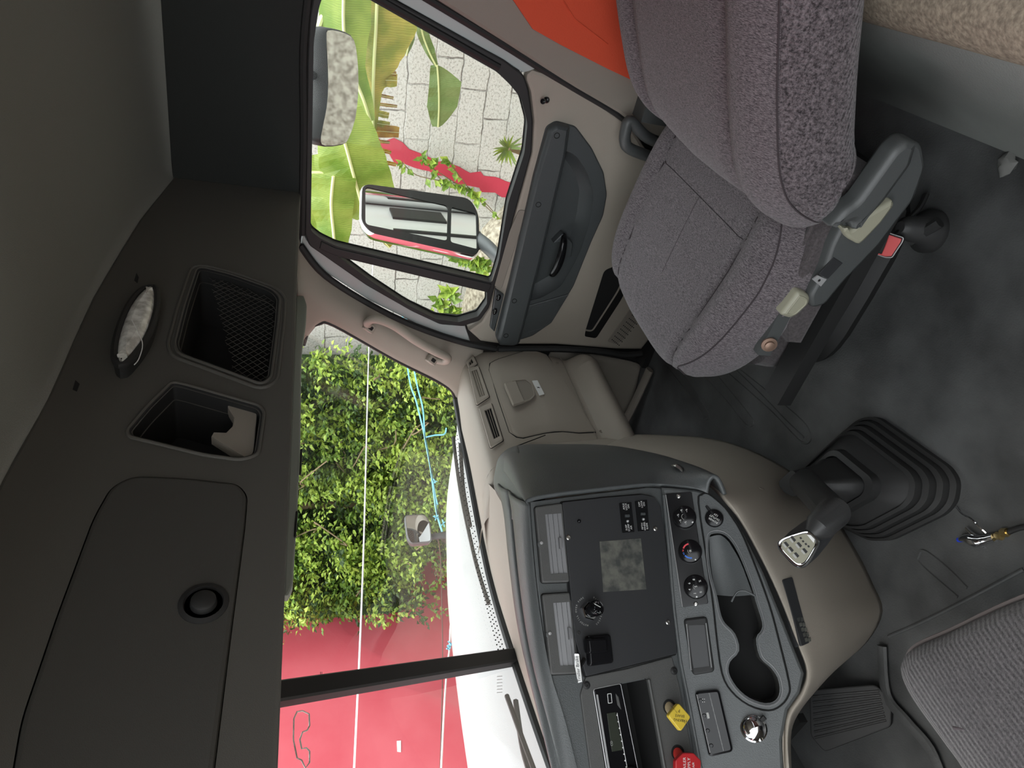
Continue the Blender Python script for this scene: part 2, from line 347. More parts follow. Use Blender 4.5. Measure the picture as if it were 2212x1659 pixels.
    def box(s, c, sx, sy, sz, mt, ex=(1, 0, 0), ey=(0, 1, 0), ez=(0, 0, 1)):
        c, ex, ey, ez = [np.array(a, float) for a in (c, ex, ey, ez)]
        V = [c + ex * sx / 2 * i + ey * sy / 2 * j + ez * sz / 2 * k for i in (-1, 1) for j in (-1, 1) for k in (-1, 1)]
        return s.add(V, [(0, 1, 3, 2), (4, 6, 7, 5), (0, 4, 5, 1), (2, 3, 7, 6), (0, 2, 6, 4), (1, 5, 7, 3)], mt)
    def grid(s, rows, mt, sub=4):          # smooth surface through rows of 3D points
        rows = [crom(r, sub) for r in rows]; cols = list(zip(*rows)); cols = [crom(c, sub) for c in cols]; rows = list(zip(*cols))
        return s.rings([list(r) for r in rows], mt, closed=False)
    def sheet(s, fr, L, h, mt): return s.plate(fr, L, h - 0.0004, h, mt)
    def text(s, txt, fr, u, v, size, mt, ang=0, h=0.0008, cx=True):
        V, F = text_geo(txt)
        xs = [p[0] for p in V]; off = (max(xs) + min(xs)) / 2 if cx else min(xs)
        ys = [p[1] for p in V]; offy = (max(ys) + min(ys)) / 2
        ca, sa = math.cos(ang), math.sin(ang); W = []
        for p in V:
            a, b = (p[0] - off) * size, (p[1] - offy) * size
            W.append(fr.P(u + a * ca - b * sa, v + a * sa + b * ca, h))
        return s.add(W, F, mt)
    def build(s, name, parent=None, smooth=40, solid=0.0, sub=0):
        me = bpy.data.meshes.new(name); me.from_pydata(s.v, [], s.f)
        for mt in s.mats: me.materials.append(mt)
        me.polygons.foreach_set('material_index', s.m); me.update()
        if smooth:
            me.polygons.foreach_set('use_smooth', [True] * len(me.polygons)); me.set_sharp_from_angle(angle=R(smooth))
        o = bpy.data.objects.new(name, me); SC.collection.objects.link(o)
        if parent is not None: o.parent = parent
        if solid:
            md = o.modifiers.new('thickness', 'SOLIDIFY'); md.thickness = abs(solid); md.offset = -1 if solid > 0 else 1
        return o
def caster(*mbs):                      # point of a built surface seen at a pixel of the picture
    v = []; f = []
    for q in mbs:
        b = len(v); v += q.v; f += [tuple(b + k for k in t) for t in q.f]
    T = BVHTree.FromPolygons([Vector(p) for p in v], f)
    def hit(px, py, lift=0.0):
        d = Vector(ray(px, py)).normalized(); p, n_, i_, dd = T.ray_cast(Vector(CAM), d)
        if p is None: p, n_, i_, dd = T.find_nearest(Vector(CAM) + d * 1.4)
        if n_.dot(d) > 0: n_ = -n_
        return np.array(p + n_ * lift), np.array(n_)
    return hit
_tx = {}
def text_geo(txt):
    if txt in _tx: return _tx[txt]
    cu = bpy.data.curves.new('lettering', 'FONT'); cu.body = txt; cu.size = 1; cu.resolution_u = 2
    o = bpy.data.objects.new('lettering', cu); SC.collection.objects.link(o)
    dg = bpy.context.evaluated_depsgraph_get(); dg.update(); me = o.evaluated_get(dg).to_mesh()
    V = [tuple(v.co) for v in me.vertices]; F = [tuple(p.vertices) for p in me.polygons]
    o.evaluated_get(dg).to_mesh_clear(); bpy.data.objects.remove(o); bpy.data.curves.remove(cu)
    _tx[txt] = (V, F); return _tx[txt]
def thing(name, label, cat, loc=(0, 0, 0), group=None):
    # the Empty sits at the thing's base; parts are meshed in cab space, so shift them back
    o = bpy.data.objects.new(name, None); SC.collection.objects.link(o); o.location = loc; o.empty_display_size = 0.05
    bpy.context.view_layer.update()
    o['label'] = label; o['category'] = cat
    if group: o['group'] = group
    return o
def tag(o, label, cat, group=None, kind=None):
    o['label'] = label; o['category'] = cat
    if group: o['group'] = group
    if kind: o['kind'] = kind
    return o
def struct(o, label=None, cat=None):
    o['kind'] = 'structure'
    if label: o['label'] = label; o['category'] = cat
    return o
def empty_struct(name):
    o = bpy.data.objects.new(name, None); SC.collection.objects.link(o); o['kind'] = 'structure'; return o
def part(mb, name, parent, **k):
    o = mb.build(name, parent, **k)
    root = parent
    while root.parent: root = root.parent
    if root is parent: o.location = -root.location
    return o
# ================================================================== CAB SHELL
XD = 1.90                                  # inner face of the passenger door
FD = Frame((XD, 0, 0), (0, -1, 0), (-1, 0, 0), (0, 0, 1))   # door plane, out = into the cab
def yz(L): return [(-y, z) for y, z in L]
# ---- floor with stamped ribs
fl = MB(); FZ = Frame((0, 0, 0), (1, 0, 0), (0, 0, 1), (0, 1, 0))
fl.plate(FZ, [(-0.10, -0.6), (1.97, -0.6), (1.97, 1.95), (-0.10, 1.95)], -0.05, 0, K['rubber'])
floor = struct(fl.build('floor'))
def groove(L):
    mb = MB(); mb.tube(crom([np.append(atz(a, b, 0)[:2], 0.0003) for a, b in L], 5), 0.0030, K['rubber'], n=6, flat=1)
    o = mb.build('floor_rib', floor)
U1 = [(1440, 790), (1490, 855), (1510, 885), (1522, 905), (1532, 900), (1520, 875), (1470, 800)]
U2 = [(1480, 770), (1560, 855), (1600, 905), (1618, 921), (1628, 912), (1610, 885), (1520, 775)]
U3 = [(1560, 795), (1658, 881), (1711, 936), (1732, 955), (1748, 955), (1750, 935), (1720, 897), (1600, 800)]
U3b = [(1580, 790), (1640, 848), (1700, 910), (1737, 945)]
U4 = [(2090, 1270), (2045, 1225), (1998, 1190), (1985, 1200), (1990, 1220), (2070, 1290)]
for U in (U1, U2, U3, U3b, U4): groove(U)
mb = MB(); mb.tube(crom([np.append(atz(a, b, 0)[:2], 0.0003) for a, b in [(2212, 1230), (2100, 1290), (1990, 1345), (1920, 1375)]], 5), 0.004, K['rubber']); mb.build('mat_edge', floor)
# ---- ceiling / headliner
cl = MB(); rows = []
_tz = [aty(a, b, 0.83) for a, b in [(360, 400), (300, 475), (200, 640), (100, 860), (0, 1040)]]
_tz = [(1.905, 1.551)] + [(p[0], p[2] - .003) for p in _tz] + [(.4, 1.625), (-.12, 1.627)]
for y in (0.835, 0.79, 0.6, 0.3, 0.0, -0.6, -1.5):
    dz = (0.835 - y) * 0.05
    rows.append([(x, y, z + dz * (0 if i == 0 else 1) + (.012 if y < .8 and i else 0)) for i, (x, z) in enumerate(_tz)])
cl.grid(rows, K['headliner'], 5); ceiling = struct(cl.build('ceiling', solid=-0.03))
# headliner side rail above the door
tr = MB(); tr.plate(FD, yz([(0.838, 1.240), (0.838, 1.556), (-0.3, 1.556), (-0.3, 1.238)]), -0.06, 0.004, K['rail'], 0.004)
struct(tr.build('trim_1'))
# ---- rear side wall (behind the door)
rw = MB()
edge = [atx(862, -40, XD), atx(936, 0, XD), atx(1090, 97, XD), atx(1240, 193, XD), atx(1332, 246, XD), atx(1400, 300, XD)]
L = [(p[1] - 0.004, p[2]) for p in edge]
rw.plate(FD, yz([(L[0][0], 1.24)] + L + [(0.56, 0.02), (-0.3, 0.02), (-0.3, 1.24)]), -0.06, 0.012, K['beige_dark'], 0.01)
struct(rw.build('wall_right'))
# ================================================================== PASSENGER DOOR
door = empty_struct('door_1')
win = [(845, -40), (700, -25), (684, 25), (674, 90), (667, 505), (672, 527), (715, 541), (1052, 617), (1078, 560), (1100, 440), (1136, 330), (1142, 265), (1128, 205), (1085, 152), (1030, 118), (845, -10)]
# window opening outline incl. quarter glass, in (y,z)
openL = [(700, -74), (678, -20), (668, 40), (664, 120), (658, 505), (668, 530), (700, 552), (790, 615), (890, 672), (950, 700), (1000, 704), (1036, 692), (1056, 665), (1068, 620), (1148, 330), (1151, 262), (1141, 190), (1130, 160), (1090, 130), (851, 0), (775, -42), (735, -78)]
G = FD.pts
panel = [(1150, 150), (1215, 170), (1270, 200), (1330, 246), (1362, 268), (1400, 330), (1470, 480), (1480, 640), (1386, 756), (1330, 755), (1290, 752), (1200, 745), (1085, 745), (1038, 738), (1012, 715), (1040, 695), (1058, 665), (1070, 620), (1149, 330), (1153, 262), (1146, 200), (1136, 172), (1138, 160)]
pocket = rnd(G([(1300, 580), (1259, 713), (1256, 731), (1290, 737), (1348, 648), (1400, 540)]), 0.02)
mb = MB()
insert = rnd(G([(1179, 272), (1200, 260), (1243, 272), (1278, 319), (1304, 372), (1311, 420), (1303, 465), (1278, 520), (1239, 617), (1191, 697), (1150, 725), (1103, 740), (1075, 738), (1069, 722), (1110, 560), (1150, 380)]), 0.01)
hole = inset(insert, 0.006)
mb.plate(FD, G(panel), -0.05, 0.0, K['beige'], 0.010, holes=[hole, pocket])
part(mb, 'inner_panel', door)
# beige sill lip and pull groove under the window
mb = MB(); mb.plate(FD, rnd(G([(1121, 452), (1138, 455), (1083, 625), (1060, 612), (1100, 500)]), 0.01), -0.001, 0.003, K['beige_dark'], 0.002); part(mb, 'pull_ledge', door)
# pocket interior
mb = MB(); pin = inset(pocket, 0.004)
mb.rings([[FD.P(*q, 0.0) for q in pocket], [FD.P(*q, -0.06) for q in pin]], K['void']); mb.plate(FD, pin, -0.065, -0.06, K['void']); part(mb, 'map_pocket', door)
mb = MB(); mb.plate(FD, rnd(G([(1312, 737), (1330, 743), (1345, 735), (1392, 672), (1372, 650), (1345, 690)]), .008), -0.002, 0.002, K['beige_dark'], 0.001)
for i in range(9):
    for j in range(6):
        a = FD.pix(1322 + i * 6.2 + j * 3, 733 - i * 7.6 + j * 2.4)
        mb.plate(FD, circ(a, 0.0022, 8), 0.0018, 0.0024, K['void'])
part(mb, 'speaker_grille', door)
# grey insert: recessed tray + rail + speaker cover
mb = MB()
rec = rnd(G([(1211, 318), (1244, 330), (1270, 368), (1285, 418), (1276, 478), (1257, 538), (1236, 580), (1212, 620), (1168, 645), (1122, 655), (1160, 480)]), 0.02)
r2 = inset(rec, 0.016); r3 = inset(rec, 0.034)
mb.plate(FD, insert, -0.03, 0.004, K['door_grey'], 0.004, holes=[rec], back=False)
mb.rings([[FD.P(*q, 0.004) for q in rec], [FD.P(*q, -0.004) for q in inset(rec, .003)], [FD.P(*q, -0.024) for q in r2], [FD.P(*q, -0.040) for q in r3]], K['door_grey'])
mb.plate(FD, r3, -0.045, -0.040, K['door_grey']); part(mb, 'armrest_tray', door, smooth=60)
mb = MB()     # rounded top rail
rail = rnd(G([(1181, 273), (1199, 262), (1228, 268), (1219, 330), (1165, 560), (1120, 735), (1106, 741), (1076, 739), (1071, 724), (1150, 380)]), 0.008)
RR = [[FD.P(*q, .002) for q in rail], [FD.P(*q, 0.016) for q in rail], [FD.P(*q, 0.024) for q in inset(rail, .005)], [FD.P(*q, 0.028) for q in inset(rail, .012)]]
mb.rings([r for r in RR], K['door_grey']); mb.plate(FD, inset(rail, .012), 0.02, 0.028, K['door_grey'], back=False); rl = part(mb, 'armrest_rail', door, smooth=60)
for a, b in [(1203, 293), (1163, 442), (1111, 650), (1093, 725)]:
    c = FD.P(*FD.pix(a, b, 0.028), 0.027); mb = MB(); mb.lathe(c, FD.ey, [(0.0085, 0), (0.0085, .0015), (0.0065, .0018), (0.006, -.002), (0.0, -.002)], K['void'], 16); part(mb, 'screw', rl)
mb = MB(); sp = rnd(G([(1128, 661), (1228, 632), (1190, 695), (1150, 722), (1106, 736)]), 0.006)
mb.plate(FD, sp, 0.002, 0.009, K['door_grey'], 0.003)
sp2 = rnd(G([(1148, 660), (1200, 648), (1207, 656), (1175, 704), (1136, 716), (1124, 706)]), 0.012)
mb.tube([FD.P(*q, 0.009) for q in sp2], 0.0013, K['door_grey'], closed=True); part(mb, 'speaker_cover', door)
# inner handle
mb = MB(); hp = [FD.P(*FD.pix(a, b, 0.0), h) for a, b, h in [(1222, 512, -.02), (1217, 522, .004), (1211, 545, .012), (1203, 570, .012), (1194, 590, .006), (1191, 596, -.005)]]
mb.tube(crom(hp, 4), [0.005 + 0.004 * math.sin(math.pi * i / 20) for i in range(21)], K['gloss_black'], n=10, flat=1.5)
mb.plate(FD, rnd(G([(1196, 530), (1218, 508), (1240, 530), (1236, 560), (1220, 560), (1215, 528)]), .006), -0.038, -.012, K['door_grey'], .003); part(mb, 'door_handle', door)
# switch plate
mb = MB(); mb.plate(FD, rnd(G([(1069, 621), (1088, 634), (1067, 714), (1057, 704)]), 0.004), 0, 0.010, K['door_grey'], 0.003); sw = part(mb, 'switch_plate', door)
for a, b in [(1077, 643), (1069, 673)]:
    mb = MB(); c = FD.pix(a, b, .012); mb.plate(FD, circ(c, .012, 20, .008), 0.009, 0.014, K['gloss_black'], 0.002)
    for k in (-1, 0, 1): mb.plate(FD, circ((c[0] + k * .005, c[1] + .001), .0011, 8), 0.0139, 0.0145, K['white_label'])
    part(mb, 'rocker_button', sw)
# lock knob
c = FD.P(*FD.pix(1180, 216), 0); mb = MB(); mb.lathe(c, np.array([-.8, 0, .6]), [(0.009, -.002), (.008, .004), (.0045, .006), (.0045, .016), (.007, .018), (.007, .026), (0, .028)], K['gloss_black'], 16); part(mb, 'lock_knob', door)
# black window frame with glass
glassA = [(716, -48), (700, -30), (685, 15), (674, 90), (668, 498), (690, 516), (726, 533), (1060, 611), (1066, 606), (1080, 560), (1100, 438), (1135, 330), (1142, 265), (1128, 210), (1104, 180), (1074, 151), (808, 0), (738, -40)]
glassB = [(717, 547), (1054, 628), (1054, 655), (1034, 684), (990, 697), (940, 690), (880, 660), (800, 608)]
mb = MB(); op = rnd(G(openL), 0.01)
mb.plate(FD, op, -0.035, 0.004, K['black'], 0.004, holes=[rnd(G(glassA), .012), rnd(G(glassB), .006)]); part(mb, 'window_seal', door)
mb = MB(); mb.plate(FD, rnd(G([(694, 519), (725, 534), (1061, 612), (1055, 628), (717, 547), (690, 535)]), .002), 0.002, 0.008, K['black'], .002); part(mb, 'window_mullion', door)
mb = MB(); V = [FD.P(*q, -0.030) for q in G(glassA)]; mb.plate(FD, G(glassA), -0.031, -0.030, K['glass']); part(mb, 'window_pane', door, smooth=0)
mb = MB(); mb.plate(FD, G(glassB), -0.031, -0.030, K['glass']); part(mb, 'quarter_pane', door, smooth=0)
# painted door frame edge around the opening, then rubber weatherstrip
front = [(652, 520), (700, 583), (800, 648), (900, 697), (1000, 731), (1060, 748)]
inner = [(662, 516), (700, 562), (790, 625), (890, 682), (950, 707), (1012, 717), (1020, 742)]
mb = MB(); mb.plate(FD, G([(654, 505), (662, 520), (700, 553), (790, 616), (890, 673), (950, 701), (1005, 706), (1018, 745), (995, 735), (900, 700), (800, 652), (700, 588), (650, 530)]), -0.04, -0.004, K['door_paint'], 0.002)
mb.plate(FD, G([(780, -42), (853, -1), (1000, 81), (1131, 158), (1142, 156), (1158, 150), (1034, 68), (914, 0), (840, -42)]), -0.04, -0.006, K['door_paint'], 0.002); part(mb, 'door_shell', door)
mb = MB()
A = [FD.P(*FD.pix(a, b), 0.004) for a, b in [(648, 528), (700, 592), (800, 657), (900, 705), (1000, 738), (1070, 753)]]
mb.tube(crom(A, 5), 0.011, K['black'], n=8)
B = [FD.P(*FD.pix(a, b), 0.002) for a, b in [(850, -46), (928, 0), (1080, 92), (1160, 142), (1240, 190), (1330, 244), (1400, 300)]]
mb.tube(crom(B, 5), 0.009, K['black'], n=8)
C_ = [FD.P(*FD.pix(a, b), 0.004) for a, b in [(1075, 753), (1200, 752), (1290, 757), (1345, 765), (1385, 762)]]
mb.tube(crom(C_, 5), 0.012, K['black'], n=8)
D_ = [FD.P(*FD.pix(a, b), 0.004) for a, b in [(652, 505), (656, 300), (656, 100), (672, -60)]]
mb.tube(crom(D_, 5), 0.010, K['black'], n=8)
part(mb, 'weatherstrip', door)
mb = MB(); mb.tube([FD.P(*FD.pix(a, b), .004) for a, b in [(744, -46), (822, 0), (1078, 145)]], 0.009, K['black'], n=8); part(mb, 'glass_run', door)
# body side behind the door, with the same window hole
mb = MB(); mb.plate(FD, yz([(2.0, -.2), (2.0, .50), (1.42, .58), (1.03, 1.28), (-.3, 1.28), (-.3, -.2)]), -.075, -.055, K['black'], 0, holes=[inset(op, -.004)]); struct(mb.build('trim_5'))
# driver side: rear panel, sleeper back wall, low unseen wall added to darken dash
mb = MB(); mb.box((-.16, .3, .28), .06, 3.6, .68, K['beige_dark']); mb.box((-.16, -1.1, 1.0), .06, .8, 1.3, K['beige_dark']); struct(mb.build('wall_left_blocker'))
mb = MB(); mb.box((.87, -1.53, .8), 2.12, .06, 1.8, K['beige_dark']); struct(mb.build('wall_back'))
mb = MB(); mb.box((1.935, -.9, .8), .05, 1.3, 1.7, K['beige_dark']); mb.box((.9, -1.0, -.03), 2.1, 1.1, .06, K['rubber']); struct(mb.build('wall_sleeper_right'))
# sill plate + kick panel between dash and door
mb = MB(); mb.box((1.925, 0.95, 0.012), 0.06, 0.8, 0.022, K['black']); struct(mb.build('trim_2'))
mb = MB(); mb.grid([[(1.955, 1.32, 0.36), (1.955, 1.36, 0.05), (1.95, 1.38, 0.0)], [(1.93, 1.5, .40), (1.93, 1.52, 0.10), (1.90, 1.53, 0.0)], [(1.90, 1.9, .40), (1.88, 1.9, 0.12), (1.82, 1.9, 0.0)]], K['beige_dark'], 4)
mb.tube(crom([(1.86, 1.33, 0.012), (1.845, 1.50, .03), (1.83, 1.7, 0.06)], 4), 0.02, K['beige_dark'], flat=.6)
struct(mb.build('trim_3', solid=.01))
# firewall/toe board behind the dash
mb = MB(); mb.grid([[(-0.1, 1.55, 0), (0.9, 1.62, 0), (1.97, 1.72, 0)], [(-0.1, 1.75, .25), (.9, 1.8, .25), (1.97, 1.86, .25)], [(-0.1, 1.72, .6), (.9, 1.8, .6), (1.97, 1.86, .6)]], K['rubber'], 3); struct(mb.build('wall_front', solid=.02))
# ================================================================== WINDSHIELD AND A-PILLAR
WT = [(1.84, 1.235, 1.222), (1.55, 1.33, 1.242), (1.15, 1.41, 1.25), (0.80, 1.43, 1.25), (0.45, 1.40, 1.25), (-0.05, 1.22, 1.24)]
WB = [(1.845, 1.487, 0.700), (1.60, 1.60, 0.672), (1.25, 1.66, 0.662), (0.95, 1.615, 0.664), (0.60, 1.52, 0.668), (-0.05, 1.30, 0.68)]
ws = empty_struct('window_1')
def lerp(a, b, t): return np.array(a) * (1 - t) + np.array(b) * t
mb = MB(); mb.grid([WB[:4], [lerp(a, b, .5) + np.array([0, .02, 0]) for a, b in zip(WB[:4], WT[:4])], WT[:4]], K['glass'], 4); part(mb, 'windshield_pane', ws)
hitW = caster(mb); mb = MB(); mb.grid([WB[3:], [lerp(a, b, .5) + np.array([0, .02, 0]) for a, b in zip(WB[3:], WT[3:])], WT[3:]], K['glass'], 4); hitW2 = caster(mb); part(mb, 'windshield_pane', ws)
mb = MB(); mb.tube(crom(WB, 6), 0.013, K['black'], n=8, flat=1.0); part(mb, 'windshield_gasket', ws)
mb = MB()
for t0, t1, wd in [(0, 1, 0.028)]:
    P0, P1 = lerp(WB[3], WT[3], 0) + [0, -.012, 0], lerp(WB[3], WT[3], 1) + [0, -.012, 0]
    a = [[P + np.array([sx * ww, sy, 0]) for sx, sy in ((-1, .02), (-1, -.004), (-.8, -.008), (.8, -.008), (1, -.004), (1, .02))] for P, ww in ((P0, .019), (P1, .0235))]
    mb.rings(a, K['black'])
part(mb, 'windshield_post', ws)
mb = MB()     # black dotted frit band along the glass base
n = 60
for i in range(n):
    for j in range(3):
        t = (i + .5 * (j % 2)) / n * 2.95; k = min(int(t), 3); p = lerp(WB[k], WB[k + 1], t - k); q = lerp(WT[k], WT[k + 1], t - k)
        c = lerp(p, q, .045 + .014 * j) + np.array([0, -.004, 0]); mb.lathe(c, (0, -1, .4), [(.0022, 0), (.0022, .0004)], K['black'], 6)
part(mb, 'frit_band', ws)
mb = MB()
for L_ in ([(650, 1645), (640, 1640), (632, 1600), (633, 1555), (640, 1540), (652, 1538), (666, 1545), (667, 1570), (662, 1580), (652, 1584), (646, 1600), (650, 1620), (660, 1618), (667, 1625), (667, 1650), (658, 1662)],):
    mb.tube([hitW2(a, b, .004)[0] for a, b in L_], .0016, K['lens'], n=6, closed=True)
part(mb, 'adhesive_residue', ws)
mb = MB()
for k in range(6):
    p_, n__ = hitW2(1073, 1462 + k * 7, .001); q_ = hitW2(1085, 1461 + k * 7, .001)[0]; mb.tube([p_, q_], .0007, K['grey_print'], n=4)
for k in range(2): mb.tube([hitW(692 + 3 * k, 1452, .001)[0], hitW(692 + 3 * k, 1466, .001)[0]], .0006, K['dark_print'], n=4)
part(mb, 'glass_marking', ws)
# A-pillar trim: from the door frame line to the glass edge
DL = [atx(a, b, XD + .004) for a, b in [(646, 505), (652, 530), (700, 592), (800, 657), (900, 705), (1000, 738), (1045, 750)]]
GL = [np.array([1.86, 1.05, 1.252])] + [at(a, b, 0, 1.845) for a, b in [(650, 735), (690, 699), (722, 703), (850, 775), (968, 838), (1000, 905)]]
GL[0] = at(640, 640, 0, 1.86)
rows = []
for t in (0, .12, .5, .88, 1.0):
    bul = {0: 0, .12: .012, .5: .024, .88: .012, 1.0: 0}[t]
    rows.append([lerp(a, b, t) + np.array([-bul, -bul * .6, 0]) for a, b in zip(DL, GL)])
mb = MB(); mb.grid(rows, K['beige'], 5)
struct(mb.build('trim_4', solid=-.012))
mb = MB(); mb.tube(crom([at(a, b, 0, 1.848) for a, b in [(656, 745), (668, 712), (690, 699), (722, 703), (850, 775), (960, 832), (982, 858), (990, 905)]], 5), 0.006, K['black'], n=8); part(mb, 'glass_edge_seal', ws)
# assist handle
hb = thing('grab_handle', 'beige curved grab handle screwed to the pillar beside the windshield', 'grab handle', tuple(at(930, 775, 0, 1.85)))
e0, e1 = at(797, 707, 0, 1.845), at(931, 776, 0, 1.845); o_ = np.array([-.045, -.03, 0])
mb = MB(); q0, q1 = at(800, 690, 0, 1.83), at(972, 776, 0, 1.83)
pts = [e0 + o_ * .2, at(794, 696, 0, 1.81), at(812, 690, 0, 1.79), at(850, 703, 0, 1.79), at(900, 737, 0, 1.79), at(945, 762, 0, 1.79), at(966, 772, 0, 1.80), at(960, 781, 0, 1.82), e1 + o_ * .2]
mb.tube(crom(pts, 5), [0.010 + 0.003 * math.sin(math.pi * i / 40) for i in range(41)], K['beige'], n=12, flat=1.15); part(mb, 'handle_bar', hb)
for e in (e0, e1):
    fr = Frame(e + np.array([-.03, -.018, 0]), (0.0, -.45, .9), (-.83, -.5, -.2), (.5, -.7, -.4)); fr = Frame(e + np.array([-.02, -.012, 0]), (0, -.6, .8), (-.85, -.43, -.3), np.cross((0, -.6, .8), (-.85, -.43, -.3)))
    mb = MB(); mb.plate(fr, rnd([(-.016, -.013), (.016, -.013), (.016, .013), (-.016, .013)], .005), -.015, .008, K['beige'], .003); mb.plate(fr, rnd([(-.008, -.006), (.008, -.006), (.008, .006), (-.008, .006)], .003), .0081, .0086, K['void']); part(mb, 'mounting_foot', hb)
# ================================================================== OVERHEAD CONSOLE
YC = 0.83
FC = Frame((0, YC, 0), (1, 0, 0), (0, -1, 0), (0, 0, 1))
oc = thing('overhead_console', 'long dark plastic storage console above the windshield', 'console', (0.95, YC, 1.24))
C = FC.pts
top = [(375, 385), (360, 400), (300, 475), (200, 640), (100, 860), (0, 1040)]
topz = C(top)
outl = [(-0.1, 1.2445), (1.903, 1.238), (1.903, 1.552)] + topz[1:] + [(0.4, 1.628), (-.1, 1.63)]
bin1 = rnd(C([(427, 578), (500, 596), (588, 628), (604, 645), (600, 700), (585, 818), (565, 832), (480, 800), (386, 766), (378, 745), (400, 660)]), 0.022)
bin2 = rnd(C([(372, 829), (398, 834), (560, 880), (570, 895), (557, 985), (520, 996), (440, 985), (280, 946), (276, 932), (320, 880)]), 0.012)
dr = rnd(C([(285, 1022), (400, 1027), (520, 1040), (545, 1068), (540, 1140), (508, 1400), (478, 1659), (450, 1900), (-30, 1900), (30, 1560), (110, 1330), (190, 1120), (230, 1050)]), 0.02)
mb = MB(); mb.plate(FC, outl, -.03, 0, K['console'], .006, holes=[bin1, bin2, dr]); mb.plate(FC, [(-0.1, 1.2445), (1.903, 1.238), (1.903, 1.262), (-.1, 1.268)], -.47, -.028, K['console'])
mb.plate(FC, [(1.895, 1.238), (1.903, 1.238), (1.903, 1.555), (1.895, 1.555)], -.4, 0, K['console'])
#([[FC.P(*FC.pix(a, b), 0.0) for a, b in [(385, 470), (350, 560), (345, 680), (360, 800), (330, 830)]], [FC.P(*FC.pix(a, b), .03) for a, b in [(360, 470), (330, 560), (325, 680), (335, 800), (310, 850)]], [FC.P(*FC.pix(a, b), 0.0) for a, b in [(330, 470), (290, 560), (250, 690), (230, 800), (210, 900)]]], K['console'], 4)
body = part(mb, 'console_body', oc)
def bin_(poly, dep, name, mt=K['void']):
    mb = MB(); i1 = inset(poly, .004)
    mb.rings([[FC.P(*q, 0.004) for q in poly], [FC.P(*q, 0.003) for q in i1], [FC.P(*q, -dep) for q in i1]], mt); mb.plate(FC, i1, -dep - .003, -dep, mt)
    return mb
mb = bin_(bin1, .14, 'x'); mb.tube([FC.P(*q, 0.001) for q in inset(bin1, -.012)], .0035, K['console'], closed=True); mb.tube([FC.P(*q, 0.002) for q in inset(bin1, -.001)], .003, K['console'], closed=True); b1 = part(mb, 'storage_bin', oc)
mb = MB(); xs = [q[0] for q in bin1]; zs = [q[1] for q in bin1]; x0, x1, z0, z1 = min(xs), max(xs), min(zs), max(zs)
def inside(p, poly):
    c = False
    for i in range(len(poly)):
        a, b = poly[i - 1], poly[i]
        if (a[1] > p[1]) != (b[1] > p[1]) and p[0] < (b[0] - a[0]) * (p[1] - a[1]) / (b[1] - a[1]) + a[0]: c = not c
    return c
bi = inset(bin1, .006)
for sgn in (1, -1):
    for k in range(-30, 40):
        P = []
        for j in range(60):
            t = j / 59; u = x0 + (x1 - x0) * t; v = z0 + (k * .016) + sgn * (u - x0) * .9
            if inside((u, v), bi) and v < z0 + (z1 - z0) * (.35 + .5 * t): P.append(FC.P(u, v, -.012))
        if len(P) > 1: mb.tube([P[0], P[-1]], .0006, K['dark_print'] if 0 else K['console_door'], n=4)
part(mb, 'cargo_net', b1)
mb = bin_(bin2, .12, 'x', K['black']); mb.tube([FC.P(*q, 0.003) for q in inset(bin2, -.001)], .003, K['console'], closed=True); b2 = part(mb, 'open_cubby', oc)
mb = MB(); mb.plate(FC, C([(493, 845), (520, 850), (556, 882), (548, 962), (540, 982), (500, 958), (456, 930), (461, 921), (488, 922), (502, 908), (505, 890), (494, 872), (489, 855)]), -.03, -.012, K['beige_dark'], .002); part(mb, 'cubby_light_side', b2)  # pale insert put in for the light inner side of the cubby
mb = MB(); di = inset(dr, .007); mb.plate(FC, di, -.03, .004, K['console_door'], .006, back=False); dd = part(mb, 'storage_door', oc)
c = FC.P(*FC.pix(440, 1308), .004); mb = MB(); mb.lathe(c, FC.ey, [(.030, 0), (.030, .002), (.024, .004), (.021, -.004), (.017, -.004), (.015, .008), (.012, .010), (0, .010)], K['black'], 28); part(mb, 'door_latch', dd)
for q_ in ([(295, 590), (300, 600), (297, 612), (290, 606)], [(163, 822), (172, 830), (166, 846), (157, 842)]):
    mb = MB(); mb.plate(FC, C(q_), 0, .001, K['void']); part(mb, 'screw_hole', oc)
# dome lamp
lamp = thing('dome_lamp', 'leaf-shaped clear map lamp set in the overhead console', 'lamp', tuple(FC.P(*FC.pix(300, 730))))
leaf = [(332, 648), (337, 670), (333, 705), (318, 750), (295, 785), (270, 812), (258, 805), (257, 775), (266, 735), (284, 690), (308, 658)]
lp = C(leaf); lp = [tuple(q) for q in crom(lp, 3, True)]
mb = MB(); mb.tube([FC.P(*q, .027) for q in inset(lp, -.004)], .006, K['black'], closed=True); mb.plate(FC, inset(lp, -.006), .0, .026, K['black']); part(mb, 'lamp_bezel', lamp)
mb = MB(); mb.rings([[FC.P(*q, .026) for q in lp], [FC.P(*q, .034) for q in inset(lp, .006)], [FC.P(*q, .037) for q in inset(lp, .014)]], K['lens']); mb.plate(FC, inset(lp, .014), .03, .037, K['lens'], back=False)
mb.tube(crom([FC.P(*FC.pix(a, b, .037), .037) for a, b in [(284, 690), (300, 720), (308, 745), (300, 775), (290, 788)]], 5), .0008, K['white_label'])
part(mb, 'lamp_lens', lamp)
